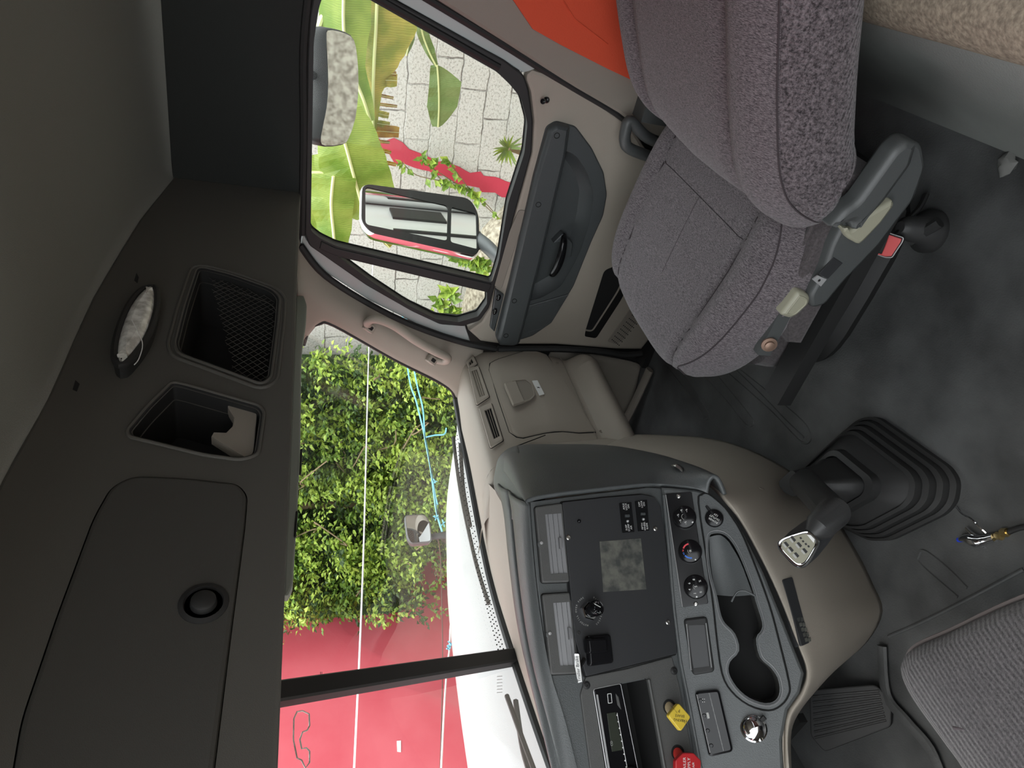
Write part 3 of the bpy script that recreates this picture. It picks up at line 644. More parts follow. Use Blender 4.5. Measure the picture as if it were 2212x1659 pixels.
# sun visor, folded up
sv = thing('sun_visor', 'grey-green sun visor folded up above the passenger windshield', 'sun visor', (1.4, 1.0, 1.215))
mb = MB(); vp = [at(a, b, 2, 1.20) for a, b in [(656, 640), (664, 665), (660, 720), (652, 760), (647, 860), (646, 960), (640, 1100), (634, 1240), (628, 1282)]]
FV = Frame((0, 1.12, 0), (1, 0, 0), (0, -1, 0), (0, 0, 1))
vo = FV.pts([(640, 640), (656, 640), (663, 660), (661, 700), (654, 745), (651, 780), (649, 960), (641, 1130), (632, 1270), (622, 1290), (612, 1290)])
mb.plate(FV, rnd(vo, .012), -.012, .004, K['visor'], .004); v_ = part(mb, 'visor_panel', sv)
for a, b, c, d in [(651, 975, 648, 1030), (641, 1110, 637, 1165)]:
    mb = MB(); mb.tube([FV.P(*FV.pix(a, b), .006), FV.P(*FV.pix(c, d), .006)], .0022, K['black']); part(mb, 'visor_clip', v_)
# ================================================================== DASHBOARD
dash = thing('dashboard', 'beige and grey wraparound dashboard with glove box and angled centre stack', 'dashboard', (0.95, 1.45, 0.0))
prof = [(1.53, .690), (1.43, .703), (1.365, .700), (1.338, .682), (1.312, .645), (1.302, .61), (1.292, .50), (1.298, .385), (1.300, .352), (1.285, .335), (1.262, .312), (1.256, .288), (1.268, .258), (1.300, .240), (1.42, .222)]
rows = []
for x, dy, dz, sh in [(1.372, 0.0, 0, 1), (1.45, 0, 0, 1), (1.62, 0, 0, 1), (1.80, 0.0, 0, 1), (1.875, .006, -.003, 1), (1.915, .03, -.012, .98), (1.935, .07, -.03, .95), (1.938, .14, -.05, .9)]:
    rows.append([(x - (max(0, x - 1.78) / .158) * .085 * min(1, max(0, (.43 - z) / .16)), y + dy, .45 + (z + dz - .45) * sh) for y, z in prof])
mb = MB(); mb.grid(rows, K['beige'], 4)
mb.grid([[(1.372, y, z) for y, z in prof], [(1.33, y + .03, z) for y, z in prof], [(1.30, y + .12, z) for y, z in prof]], K['beige'], 2)
body = part(mb, 'upper_dash', dash, smooth=50)
# deck between windshield and dash
mb = MB(); mb.grid([[(.30, 1.41, .69), (.5, 1.33, .695), (.8, 1.15, .70), (1.15, 1.22, .702), (1.37, 1.40, .702), (1.84, 1.41, .702)], [(.30, 1.42, .685), (.5, 1.43, .69), (.8, 1.45, .69), (1.2, 1.50, .69), (1.5, 1.5, .694), (1.84, 1.47, .70)]] + [[np.array(p) + [0, -.004, -.006] for p in ((.30, 1.43, .675), (.60, 1.53, .668), (.95, 1.62, .664), (1.25, 1.665, .664), (1.60, 1.61, .672), (1.85, 1.50, .70))]], K['beige'], 3)
part(mb, 'dash_deck', dash)
# --- face plane for the glove box details
FGv = Frame((0, 1.288, 0), (1, 0, 0), (0, -1, 0), (0, 0, 1))
G2 = FGv.pts
# glove box door as a curved sheet that follows the profile
def face_y(z):
    for (y0, z0), (y1, z1) in zip(prof, prof[1:]):
        if z1 <= z <= z0: return y0 + (y1 - y0) * (z0 - z) / (z0 - z1)
    return 1.29
gl = rnd([FGv.pix(a, b) for a, b in [(1050, 840), (1062, 770), (1100, 762), (1180, 768), (1285, 936), (1250, 940), (1180, 936), (1122, 948), (1100, 938)]], .02)
class Curved:                             # bends plate coordinates onto the dash face
    def __init__(s, fr, off=0): s.fr = fr; s.ex, s.ez, s.ey, s.off = fr.ex, fr.ez, fr.ey, off
    def P(s, u, v, h=0.0): return np.array([u, face_y(v) - h - s.off, v])
    def pix(s, a, b, h=0.0):
        z, y = .5, 1.29
        for _ in range(8): q = at(a, b, 1, y - h); y = face_y(q[2])
        return (float(q[0]), float(q[2]))
    def pts(s, L, h=0.0): return [s.pix(a, b, h) for a, b in L]
CV = Curved(FGv)
gp = [(1078, 776), (1130, 760), (1160, 760), (1182, 768), (1222, 830), (1286, 934), (1250, 936), (1215, 933), (1180, 936), (1130, 947), (1116, 945), (1100, 935), (1075, 860), (1056, 800), (1058, 786)]
gl = CV.pts(gp)
def densify(poly, step=.02):
    o = []
    for i in range(len(poly)):
        a, b = np.array(poly[i - 1]), np.array(poly[i]); n = max(1, int(np.linalg.norm(b - a) / step))
        o += [tuple(a + (b - a) * k / n) for k in range(n)]
    return o
def scan(mb, poly, surf, h, mt, nz=14, edge=.006, dark=None):
    # horizontally sliced sheet inside poly that follows a curved face, with a turned-down rim
    zs = [p[1] for p in poly]; z0, z1 = min(zs), max(zs); RR = []
    for i in range(nz + 1):
        z = z0 + (z1 - z0) * (i + (.02 if i == 0 else -.02 if i == nz else 0)) / nz; X = []
        for j in range(len(poly)):
            a, b = poly[j - 1], poly[j]
            if (a[1] > z) != (b[1] > z): X.append(a[0] + (b[0] - a[0]) * (z - a[1]) / (b[1] - a[1]))
        if len(X) < 2: continue
        a, b = min(X), max(X); RR.append([surf.P(a, z, 0)] + [surf.P(a + edge * .3, z, h * .7)] + [surf.P(a + edge + (b - a - 2 * edge) * k / 6, z, h) for k in range(7)] + [surf.P(b - edge * .3, z, h * .7), surf.P(b, z, 0)])
    mb.rings([[p + np.array([0, .008, -.002]) for p in RR[0]]] + RR + [[p + np.array([0, .008, .002]) for p in RR[-1]]], mt, closed=False)
mb = MB(); scan(mb, gl, CV, .005, K['beige'], 24); mb.tube([CV.P(u, v, .0005) for u, v in densify(gl)], .0022, K['void'], closed=True, n=6)
gb = part(mb, 'glove_box_door', dash, smooth=50)
# latch recess and paddle
lat = rnd(CV.pts([(1087, 829), (1112, 824), (1135, 822), (1152, 840), (1155, 862), (1130, 872), (1108, 879)]), .008)
mb = MB(); fr = CV
FGp = Frame((0, 1.2885 - .005, 0), (1, 0, 0), (0, -1, 0), (0, 0, 1))
latp = rnd(FGp.pts([(1087, 830), (1110, 822), (1135, 820), (1150, 832), (1156, 856), (1146, 866), (1108, 879)]), .008)
mb.plate(FGp, latp, 0.0, 0.0045, K['beige'], .0015, holes=[inset(latp, .0035)], back=False)
mb.plate(FGp, inset(latp, .003), 0.0, .0008, K['beige_dark'])
mb.plate(FGp, rnd(FGp.pts([(1089, 831), (1113, 826), (1132, 871), (1108, 878)]), .003), 0.0, .0075, K['beige'], .002)
part(mb, 'latch', gb)
mb = MB(); q = FGp.pts([(1149, 823), (1161, 822), (1176, 852), (1165, 855)]); mb.plate(FGp, rnd(q, .002), 0, .0015, K['white_label'], .0004)
c0 = np.mean(np.array(q), 0); bird = [(-.009, -.001), (-.003, .0005), (-.001, .003), (.0005, .001), (.004, .004), (.002, .0), (.008, -.002), (.001, -.0015), (-.002, -.004), (-.002, -.001)]
mb.plate(FGp, [(c0[0] - a * .2 + b * 1.1, c0[1] + a * .9 + b * .6) for a, b in bird][::1], .0015, .002, K['dark_print']); part(mb, 'badge', gb)
# seams and grab ledge hollow
mb = MB(); mb.tube([CV.P(x, .366 - .0 * x, .001) for x in np.linspace(1.44, 1.86, 12)], .0016, K['beige_dark'], n=5)
mb.tube(crom([np.array(at(a, b, 1, 1.287)) for a, b in [(1105, 968), (1178, 940)]], 3), .0014, K['void'], n=5)
part(mb, 'panel_seam', dash)
mb = MB(); mb.grid([[CV.P(x, z, h) for z, h in ((.350, .001), (.335, .006), (.312, .010), (.288, .010), (.262, .004), (.246, 0))] for x in (1.40, 1.47, 1.6, 1.72, 1.775)], K['beige'], 4); part(mb, 'grab_ledge', dash)
for a, b in [(1204, 784), (1298, 932)]:
    c = at(a, b, 1, 1.291); mb = MB(); mb.lathe(c, (0, -1, 0), [(.006, 0), (.006, .001), (.004, .0012), (.003, -.001), (0, -.001)], K['beige_dark'], 14); part(mb, 'screw', dash)
# passenger-side vents
def vent(px4, slat4, n, wf, body_m, slat_m, plane, name='air_vent'):
    p = rnd(plane.pts(px4), .006); s = rnd(plane.pts(slat4), .003)
    mb = MB(); mb.tube([plane.P(u, v, .0004) for u, v in p], .0016, K['void'], closed=True, n=5)
    mb.plate(plane, p, -.004, .008, body_m, .003, holes=[s], back=False)
    mb.plate(plane, inset(s, -.002), 0, .0015, K['void'])
    vo_ = part(mb, name, dash)
    a, b, c, d = plane.pts(slat4)          # a,b top right; order: TR(top,right) BR BL TL
    for k in range(n):
        t = (k + .5) / n; l = lerp(d, c, t); r = lerp(a, b, t); mb = MB()
        wv = np.linalg.norm(np.array(a) - np.array(b)) / n * wf
        P = [plane.P(l[0], l[1] + wv, .003), plane.P(r[0], r[1] + wv, .003), plane.P(r[0], r[1] - wv, .0065), plane.P(l[0], l[1] - wv, .0065)]
        Q = [x - plane.ey * .0012 - plane.ez * .0004 for x in P]
        mb.rings([[P[0], P[3], Q[3], Q[0]], [P[1], P[2], Q[2], Q[1]]], slat_m, cap0=True, cap1=True); part(mb, 'slat', vo_)
    return vo_, lerp(lerp(a, b, .62), lerp(d, c, .62), .5), lerp(a, d, .5)
FV1 = Frame((0, 1.330, .672), (1, 0, 0), (0, -.90, .44), (0, .44, .90))
FV1 = Frame((0, 1.318, .663), (1, 0, 0), (0, -.86, .50), (0, .50, .86))
K['vent_in'] = K['beige']
for pq, sq, n, wf in [([(1008, 785), (1024, 770), (1032, 787), (1014, 800)], [(1012, 788), (1022, 775), (1027, 786), (1014, 797)], 3, .16),
                  ([(1012, 798), (1035, 793), (1058, 858), (1030, 877)], [(1017, 805), (1034, 800), (1052, 858), (1036, 864)], 4, .40),
                  ([(1035, 884), (1063, 872), (1088, 952), (1060, 970)], [(1045, 890), (1064, 882), (1084, 946), (1067, 955)], 4, .14)]:
    p4 = [pq[0], pq[1], pq[2], pq[3]]
    TR, BR, BL, TL = sq
    vent(p4, [TR, BR, BL, TL], n, wf, K['beige'], K['beige'], FV1)
# ================================================================== CENTRE STACK
pd = np.array([.859, -.513, 0]); pd /= np.linalg.norm(pd); nout = np.array([-.513, -.859, 0]); nout /= np.linalg.norm(nout)
P0 = CAM + ray(1300, 1250) * 1.4 / FPX
FP = Frame(P0, pd, nout, (0, 0, 1))
pb = FP.pix(1430, 1250); PB = FP.P(*pb)
TL_ = R(30); ez = np.array([0, 0, 1]) * math.cos(TL_) - nout * math.sin(TL_); ey = nout * math.cos(TL_) + np.array([0, 0, 1]) * math.sin(TL_)
FL = Frame(PB, pd, ey, ez)
# right edge of grey stack (panel side) and beige seam
def onP(a, b, h=0): return FP.P(*FP.pix(a, b, h), h)
def onL(a, b, h=0): return FL.P(*FL.pix(a, b, h), h)
seamP = [(1072, 1020, 'y', 1.405), (1084, 988, 'y', 1.345), (1120, 968, 'y', 1.300), (1200, 966, 'y', 1.285), (1300, 969, 'y', 1.235), (1380, 984, 'y', 1.165), (1450, 1004, 'y', 1.09), (1520, 1038, 'y', 1.01), (1562, 1070, 'L', 0), (1606, 1130, 'L', 0), (1650, 1212, 'L', 0), (1690, 1300, 'L', 0), (1722, 1385, 'L', 0), (1746, 1450, 'L', 0), (1735, 1502, 'L', 0), (1708, 1545, 'L', 0), (1700, 1600, 'L', 0), (1706, 1680, 'L', 0)]
SE = [aty(a, b, v) if k == 'y' else onL(a, b) for a, b, k, v in seamP]
# inner edge of the side face: right/bottom rim of the bezel plane
innP = [(1140, 1090, 'P'), (1152, 1082, 'P'), (1210, 1072, 'P'), (1280, 1064, 'P'), (1350, 1056, 'P'), (1395, 1052, 'P'), (1430, 1052, 'P'), (1490, 1056, 'L'), (1530, 1062, 'L'), (1572, 1098, 'L')]
IN = [onP(a, b) if k == 'P' else onL(a, b) for a, b, k in innP]
mb = MB(); rows = []
n_ = 9
SEs = SE[:9]; INs = IN[:9]
for t in (0, .25, .5, .75, .93, 1):
    rows.append([lerp(a, b, t) + np.array([.35, -.9, .3]) * (.035 * math.sin(math.pi * t) if t < 1 else 0) for a, b in zip(SEs, INs)])
mb.grid(rows, K['grey'], 5); hitS = caster(mb); st = part(mb, 'stack_side', dash, solid=.008)
mb = MB(); mb.tube(crom([hitS(a, b, .0003)[0] for a, b in [(1203, 970), (1240, 983), (1290, 998), (1325, 1012), (1350, 1028), (1366, 1046), (1371, 1062)]], 4), .0012, K['grey_mesh'], n=5); part(mb, 'moulding_joint', st)
# brow: from bezel top to windshield side
ins = [(1120, 1100), (1135, 1150), (1150, 1250), (1168, 1350), (1188, 1450), (1212, 1560), (1240, 1700)]
A_ = [onP(a, b) for a, b in [(1146, 1086), (1150, 1150), (1159, 1250), (1172, 1350), (1190, 1450), (1222, 1560), (1260, 1720)]]
Zb = [.735, .768, .786, .79, .79, .785, .775]
B_ = [atz(a, b, z) for (a, b), z in zip([(1084, 1040), (1100, 1100), (1112, 1200), (1130, 1330), (1155, 1440), (1190, 1580), (1225, 1720)], [.722, .745, .76, .765, .765, .76, .75])]
rows = []
for t, up in ((0, 0), (.04, .006), (.12, .012), (.3, .016), (.42, .013), (.50, .010), (.56, .016), (.75, .018), (.93, .010), (1, 0), (1.03, -.03), (1.05, -.10)):
    rows.append([lerp(a, b, t) + np.array([0, 0, up]) for a, b in zip(A_, B_)])
mb = MB(); mb.grid(rows, K['grey'], 4)
# right shoulder joining brow to the side face
mb.grid([[SE[0], SE[1], SE[2]], [lerp(SE[0], B_[1], .5) + [0, 0, .015], lerp(SE[1], A_[0], .4) + [.01, -.01, .02], lerp(SE[2], IN[1], .4) + [.012, -.03, .012]], [B_[1], lerp(B_[1], A_[1], .5) + [0, 0, .012], IN[1]]], K['grey'], 4)
br = part(mb, 'stack_brow', dash, solid=.006)
# bezel plane behind everything
mb = MB(); bez = FP.pts([(1143, 1084), (1250, 1070), (1350, 1058), (1400, 1052), (1432, 1054), (1448, 1180), (1462, 1330), (1478, 1460), (1512, 1640), (1530, 1760), (1255, 1760), (1225, 1600), (1188, 1460), (1160, 1270)])
rad = FP.pts([(1277, 1487), (1396, 1463), (1450, 1740), (1320, 1765)])
mb.plate(FP, bez, -.03, 0, K['grey'], .003, holes=[rnd(rad, .006)], back=False); part(mb, 'stack_bezel', dash)
mb = MB(); bl = rnd(FP.pts([(1264, 1462), (1350, 1445), (1450, 1418), (1466, 1480), (1500, 1660), (1520, 1760), (1290, 1790), (1252, 1500)]), .004)
mb.plate(FP, bl, 0, .004, K['grey_mesh'], .002, holes=[inset(rnd(rad, .006), -.001)]); rb = part(mb, 'radio_bezel', dash)
for a, b in [(1267, 1480), (1456, 1449)]:
    mb = MB(); mb.lathe(onP(a, b, .004), nout, [(.0075, 0), (.0075, .0005), (.0055, .001), (.004, .0025), (.002, .0025), (.002, .001), (0, .001)], K['black'], 16); part(mb, 'screw', rb)
# stack vents
for p4, s4 in [([(1153, 1096), (1212, 1088), (1228, 1258), (1168, 1260)], [(1171, 1110), (1212, 1107), (1226, 1243), (1184, 1245)]),
               ([(1168, 1284), (1228, 1280), (1246, 1455), (1187, 1458)], [(1188, 1300), (1232, 1297), (1247, 1441), (1204, 1443)])]:
    vo_, c, _ = vent(p4, s4, 4, .40, K['grey_mesh'], K['louver'], FP)
    mb = MB(); u, v = c; mb.plate(FP, [(u - .011, v - .001), (u - .009, v - .007), (u + .009, v - .007), (u + .011, v - .001)], .006, .012, K['louver'], .001); part(mb, 'slat_tab', vo_)
    a, b, c4, d = FP.pts(s4); m_ = lerp(a, d, .5); mb = MB(); mb.lathe(FP.P(m_[0] + .0, m_[1] + .011, .006), nout, [(.007, 0), (.007, .0015), (.005, .002), (.0045, -.0), (0, 0)], K['door_grey'], 16); mb.lathe(FP.P(m_[0] + .002, m_[1] + .0105, .006), nout, [(.003, 0), (.003, .004), (0, .0045)], K['silver'], 12); part(mb, 'vent_thumbwheel', vo_)
# black control panel
mb = MB(); bp = rnd(FP.pts([(1211, 1087), (1300, 1077), (1383, 1070), (1408, 1075), (1422, 1095), (1434, 1180), (1446, 1290), (1458, 1412), (1262, 1461), (1238, 1380)]), .003)
mb.plate(FP, bp, 0.0, .010, K['pane_black'], .0012); mb.tube([FP.P(*q, .001) for q in inset(bp, -.0015)], .0018, K['void'], closed=True, n=5)
cp = part(mb, 'control_panel', dash)
h = .010
mb = MB(); mb.plate(FP, FP.pts([(1295, 1170), (1384, 1163), (1396, 1273), (1303, 1279)], h), h, h + .0004, K['residue']); part(mb, 'glue_patch', cp)
for a, b in [(1228, 1161), (1416, 1142), (1443, 1344)]:
    mb = MB(); mb.lathe(onP(a, b, h), nout, [(.0052, 0), (.0052, .0008), (.0035, .0022), (.0022, .0022), (.0018, .0006), (0, .0006)], K['steel'], 16); part(mb, 'screw', cp)
mb = MB(); mb.lathe(onP(1250, 1367, h), nout, [(.004, 0), (.004, .0006), (.0025, .001), (0, .0004)], K['black'], 14); part(mb, 'screw', cp)
mb = MB(); mb.lathe(onP(1251, 1126, h), nout, [(.004, 0), (.004, .0008), (.003, .003), (0, .0042)], K['gloss_black'], 14); part(mb, 'indicator_light', cp)
def lines(mb, fr, x0, x1, z0, z1, hh, rows_, mt=None, sd=1):
    rg = random.Random(sd); n = len(rows_)
    for i, t in enumerate(rows_):
        z = z0 + (z1 - z0) * (i + .5) / n; mb.text(t, fr, (x0 + x1) / 2, z, abs(z1 - z0) / n * 1.05, mt or K['white_label'], h=hh)
for q4, t1, t2 in [([(1337, 1087), (1363, 1085), (1370, 1149), (1344, 1151)], ['AXLE', 'LOCK', 'ON'], ['SUSP', 'DUMP', 'AIR']),
                   ([(1371, 1083), (1397, 1080), (1402, 1146), (1378, 1148)], ['DIFF', 'LOCK', 'ON'], ['FIFTH', 'WHEEL', 'SLIDE'])]:
    pz = rnd(FP.pts(q4, h), .001); mb = MB(); mb.plate(FP, pz, h, h + .002, K['gloss_black'], .0006)
    xs = [p[0] for p in pz]; zs = [p[1] for p in pz]; x0, x1, z0, z1 = min(xs), max(xs), min(zs), max(zs); sh = (x1 - x0)
    cx, cz = (x0 + x1) / 2, (z0 + z1) / 2
    mb.plate(FP, rnd([(cx + .000, cz - .005), (cx + .005, cz - .005), (cx + .005, cz + .005), (cx + .000, cz + .005)], .001), h + .002, h + .006, K['door_grey'], .001)
    mb.lathe(FP.P(cx - .008, cz, h + .002), nout, [(.003, 0), (.002, .003), (0, .004)], K['silver'], 10)
    for i, t in enumerate(t1): mb.text(t, FP, x1 - .009, cz + .005 - i * .0055, .0055, K['white_label'], h=h + .0026)
    for i, t in enumerate(t2): mb.text(t, FP, x0 + .010, cz + .005 - i * .0055, .0055, K['white_label'], h=h + .0026)
    part(mb, 'toggle_switch', cp)
# air gauge with hex nut, pushed through the panel, lettering around it
gc = FP.pix(1272, 1320, h); mb = MB()
fr6 = [FP.P(gc[0] + .0205 * math.cos(R(60 * k + 12)), gc[1] + .0205 * math.sin(R(60 * k + 12)), 0) for k in range(6)]
hexr = lambda r, hh: [FP.P(gc[0] + r * math.cos(R(60 * k + 12)), gc[1] + r * math.sin(R(60 * k + 12)), hh) for k in range(6)]
mb.rings([hexr(.018, h), hexr(.018, h + .010), hexr(.016, h + .012)], K['chrome'], cap1=True)
gax = nout * .93 + np.array([.15, -.1, -.28]); gax /= np.linalg.norm(gax)
mb.lathe(FP.P(gc[0], gc[1] - .0, h + .008), gax, [(.0125, 0), (.0125, .012), (.0145, .013), (.0145, .022), (.0135, .0235), (.0125, .0225), (0, .0225)], K['gloss_black'], 28)
fg = Frame(FP.P(gc[0], gc[1], h + .008) + gax * .0232, np.cross(np.array([0, 0, 1]), gax) , gax, np.cross(gax, np.cross(np.array([0, 0, 1]), gax)))
mb.tube([fg.P(.0004 + .0 * k, -.006 + .0, .0004) if k == 0 else fg.P(.006, .007, .0004) for k in (0, 1)], .0006, K['white_label'], n=4)
def arctext(mb, fr, c, r, t, a0, a1, size, mt, hh):
    for i, ch in enumerate(t):
        if ch == ' ': continue
        a = R(a0 + (a1 - a0) * i / max(1, len(t) - 1)); mb.text(ch, fr, c[0] + r * math.cos(a), c[1] + r * math.sin(a), size, mt, ang=a - math.pi / 2 if a0 > a1 else a + math.pi / 2, h=hh)
arctext(mb, fg, (0, 0), .0102, 'EMPTY  FULL', 200, -20, .0036, K['white_label'], .0003)
for k in range(5): a = R(200 - k * 55); mb.tube([fg.P(.0075 * math.cos(a), .0075 * math.sin(a), .0003), fg.P(.0085 * math.cos(a), .0085 * math.sin(a), .0003)], .0003, K['white_label'], n=4)
gg = part(mb, 'air_gauge', cp)
mb = MB(); arctext(mb, FP, gc, .0265, 'AUTOFILL OVER PARK', 168, 20, .0048, K['grey_print'], h + .0003)
arctext(mb, FP, (gc[0], gc[1] + .004), .030, 'SUSPENSION AIR', 215, 325, .0046, K['grey_print'], h + .0003); part(mb, 'panel_lettering', cp)
# trailer brake lever housing and paddle label
lb = rnd(FP.pts([(1263, 1374), (1315, 1370), (1322, 1432), (1268, 1440)], h), .006); mb = MB(); mb.plate(FP, lb, h, h + .012, K['gloss_black'], .005)
mb.plate(FP, rnd(FP.pts([(1266, 1380), (1308, 1378), (1312, 1408), (1270, 1412)], h + .02), .004), h + .006, h + .026, K['gloss_black'], .004)
pk = part(mb, 'trailer_brake_lever', cp, smooth=60)
FT = Frame(onP(1248, 1445, .045), pd, nout * .9 + np.array([0, 0, .44]), np.array([0, 0, .9]) - nout * .44)
mb = MB(); qd = FT.pts([(1240, 1411), (1251, 1412), (1258, 1472), (1249, 1476), (1241, 1440)]); mb.plate(FT, rnd(qd, .002), -.003, 0, K['chrome'], .0008)
q2 = FT.pts([(1241, 1417), (1251, 1416.5), (1257.5, 1473), (1248.5, 1475), (1243, 1446)]); mb.plate(FT, q2, 0, .0006, K['white_label'])
c = np.mean(np.array(q2), 0); mb.text('Trailer Brake', FT, c[0] + .0006, c[1] - .0002, .0082, K['dark_print'], h=.0009, ang=R(1))
mb.tube([onP(1262, 1425, .015), FT.P(c[0], c[1], -.002)], .004, K['black']); part(mb, 'lever_label', pk)
# radio and empty slot
mb = MB(); ra = rnd(FP.pts([(1280, 1489), (1338, 1477), (1390, 1735), (1324, 1755)]), .004)
mb.plate(FP, ra, -.03, .006, K['gloss_black'], .002); mb.tube([FP.P(*q, .004) for q in ra], .0012, K['silver'], closed=True, n=6)
def rq(L, h0, h1, mt, r=.001, bev=.0005): mb.plate(FP, rnd(FP.pts(L, h1), r), h0, h1, mt, bev)
rq([(1289, 1500), (1292, 1500), (1330, 1735), (1326, 1735)], .005, .010, K['silver'])
rq([(1313, 1500), (1319, 1499), (1321, 1517), (1315, 1518)], .005, .009, K['gloss_black']); mb.tube([FP.P(*q, .0092) for q in rnd(FP.pts([(1312, 1499), (1320, 1498), (1322, 1518), (1314, 1519)], .009), .001)], .0006, K['white_label'], closed=True, n=5)
rq([(1330, 1498), (1336, 1505), (1342, 1533), (1334, 1522)], .005, .0075, K['grey_mesh'])
rq([(1311, 1541), (1330, 1538), (1346, 1620), (1322, 1624)], .005, .0068, K['lcd'])
for k in range(9):
    a = (1333 + k * 2.5, 1545 + k * 14); mb.plate(FP, circ(FP.pix(*a, .007), .0013, 8), .006, .0074, K['white_label'])
mb.tube([onP(1333, 1540, .007), onP(1356, 1665, .007)], .0006, K['white_label'], n=4)
mb.text('CD', FP, *FP.pix(1321, 1606, .007), .006, K['grey_print'], h=.0072)
mb.lathe(onP(1362, 1672, .006), nout, [(.013, 0), (.013, .008), (.011, .010), (0, .010)], K['gloss_black'], 24)
rd = part(mb, 'radio', dash, smooth=50)
mb = MB(); sl = rnd(FP.pts([(1340, 1476), (1393, 1465), (1445, 1728), (1392, 1738)]), .003); i1 = inset(sl, .002)
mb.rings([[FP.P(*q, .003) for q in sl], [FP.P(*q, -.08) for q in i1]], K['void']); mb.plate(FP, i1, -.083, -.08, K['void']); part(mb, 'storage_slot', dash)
mb = MB(); mb.tube([onP(1400, 1468, .004), onP(1415, 1550, .005), onP(1446, 1725, .005)], .006, K['grey_mesh'], n=8, flat=.6); part(mb, 'slot_rim', dash)
# brake knobs
def knob(stem, poly, mat_, stem_m, texts, name, tm, rr):
    o = dash; mb = MB(); b = onP(*stem, .004); mb.lathe(b, nout, [(.0135, 0), (.0135, .001), (.011, .0012), (.010, -.004), (0, -.004)], K['void'], 20)
    hq = .040; c = np.mean(np.array(FP.pts(poly, hq)), 0); tip = FP.P(c[0], c[1], hq - .008)
    mb.tube([b - nout * .004, lerp(b, tip, .9)], [.010, .0085], stem_m, n=14)
    q = FP.pts(poly, hq); mb.plate(FP, rnd(q, rr), hq - .009, hq, mat_, .002)
    for t, dx, dz, s, a in texts: mb.text(t, FP, c[0] + dx, c[1] + dz, s, tm, ang=R(a), h=hq + .0004)
    return part(mb, name, o)
knob((1446, 1527), [(1466, 1518), (1493, 1549), (1471, 1581), (1443, 1546)], K['yellow'], K['cream_stem'],
     [('PARKING', 0, -.007 + .0, .0072, 90), ('BRAKE', 0, 0, .0072, 90)][:0] + [('PARKING', -.006, 0, .0066, 80), ('BRAKE', .0015, 0, .0066, 80), ('P', .010, 0, .008, 80), ('PUSH TO RELEASE', -.0125, -.010, .0026, 40), ('PULL TO APPLY', .014, .010, .0026, 40)], 'parking_brake_knob', K['dark_print'], .005)
oc8 = [(1487 + 30 * math.cos(R(22.5 + 45 * k)), 1654 + 30 * math.sin(R(22.5 + 45 * k))) for k in range(8)]
knob((1464, 1626), oc8, K['red'], K['red_stem'], [('TRAILER', 0, .008, .0078, -8), ('SUPPLY', 0, -.001, .0078, -8), ('AIR', 0, -.010, .0060, -8)], 'trailer_supply_knob', K['white_label'], .003)
# ---------- lower stack plane L
low = FL.pts([(1428, 1052), (1500, 1056), (1532, 1064), (1566, 1096), (1606, 1150), (1650, 1236), (1688, 1330), (1716, 1400), (1738, 1455), (1728, 1498), (1702, 1535), (1690, 1600), (1696, 1720), (1530, 1760), (1500, 1640), (1470, 1460), (1452, 1300), (1440, 1180)])
tray = [(1534, 1150), (1557, 1148), (1578, 1161), (1600, 1196), (1628, 1266), (1637, 1299), (1651, 1345), (1648, 1365), (1638, 1381), (1646, 1418), (1668, 1439), (1684, 1463), (1689, 1495), (1678, 1517), (1653, 1524), (1617, 1512), (1588, 1487), (1570, 1454), (1573, 1427), (1592, 1404), (1584, 1371), (1563, 1349), (1553, 1328), (1545, 1290), (1534, 1250), (1527, 1200), (1527, 1165)]
tr_ = [tuple(q) for q in crom(FL.pts(tray), 3, True)]
outm = rnd(FL.pts([(1437, 1066), (1496, 1062), (1532, 1305), (1474, 1314)]), .004)
mb = MB(); mb.plate(FL, low, -.03, 0, K['grey'], .006, holes=[inset(tr_, -.002)], back=False); lo = part(mb, 'lower_stack', dash, smooth=50)
mb = MB(); mb.tube([onL(a, b, .001) for a, b in [(1434, 1070), (1446, 1200), (1456, 1320), (1470, 1430), (1490, 1530), (1510, 1640), (1530, 1750)]], .0035, K['grey'], n=8); part(mb, 'stack_joint', dash)
# rim insert around the tray
rim = [(1510, 1086), (1516, 1070), (1530, 1068), (1560, 1092), (1576, 1112), (1600, 1150), (1626, 1212), (1660, 1305), (1683, 1390), (1703, 1474), (1702, 1500), (1686, 1522), (1659, 1533), (1617, 1521), (1581, 1492), (1561, 1454), (1550, 1381), (1541, 1300), (1527, 1203)]
rm = [tuple(q) for q in crom(FL.pts(rim), 3, True)]
mb = MB(); mb.plate(FL, rm, 0, .0035, K['grey'], .0015, holes=[tr_]); mb.tube([FL.P(*q, .0005) for q in inset(rm, -.0015)], .0018, K['void'], closed=True, n=5)
mb.tube([FL.P(*q, .0034) for q in inset(tr_, -.0008)], .0011, K['louver'], closed=True, n=6); cu = part(mb, 'cup_holder', dash, smooth=50)  # pale bead paints the bright highlight along the tray rim
mb = MB(); t1 = inset(tr_, .002)
mb.rings([[FL.P(*q, .003) for q in tr_], [FL.P(*q, -.004) for q in t1], [FL.P(*q, -.075) for q in inset(tr_, .004)]], K['grey_mesh']); mb.plate(FL, inset(tr_, .004), -.078, -.075, K['void']); part(mb, 'cup_well', cu)
mb = MB(); mb.grid([[onL(a, b, h_) for a, b, h_ in [(1532, 1160, -.02), (1556, 1156, -.012), (1574, 1170, -.006)]], [onL(a, b, h_) for a, b, h_ in [(1534, 1210, -.035), (1570, 1215, -.03), (1600, 1215, -.012)]], [onL(a, b, h_) for a, b, h_ in [(1545, 1285, -.045), (1585, 1288, -.035), (1626, 1285, -.02)]]], K['grey'], 4)
mb.tube(crom([onL(a, b, .0) for a, b in [(1580, 1300), (1592, 1280), (1610, 1277), (1632, 1288)]], 4), .002, K['grey'], n=6); part(mb, 'tray_floor', cu)
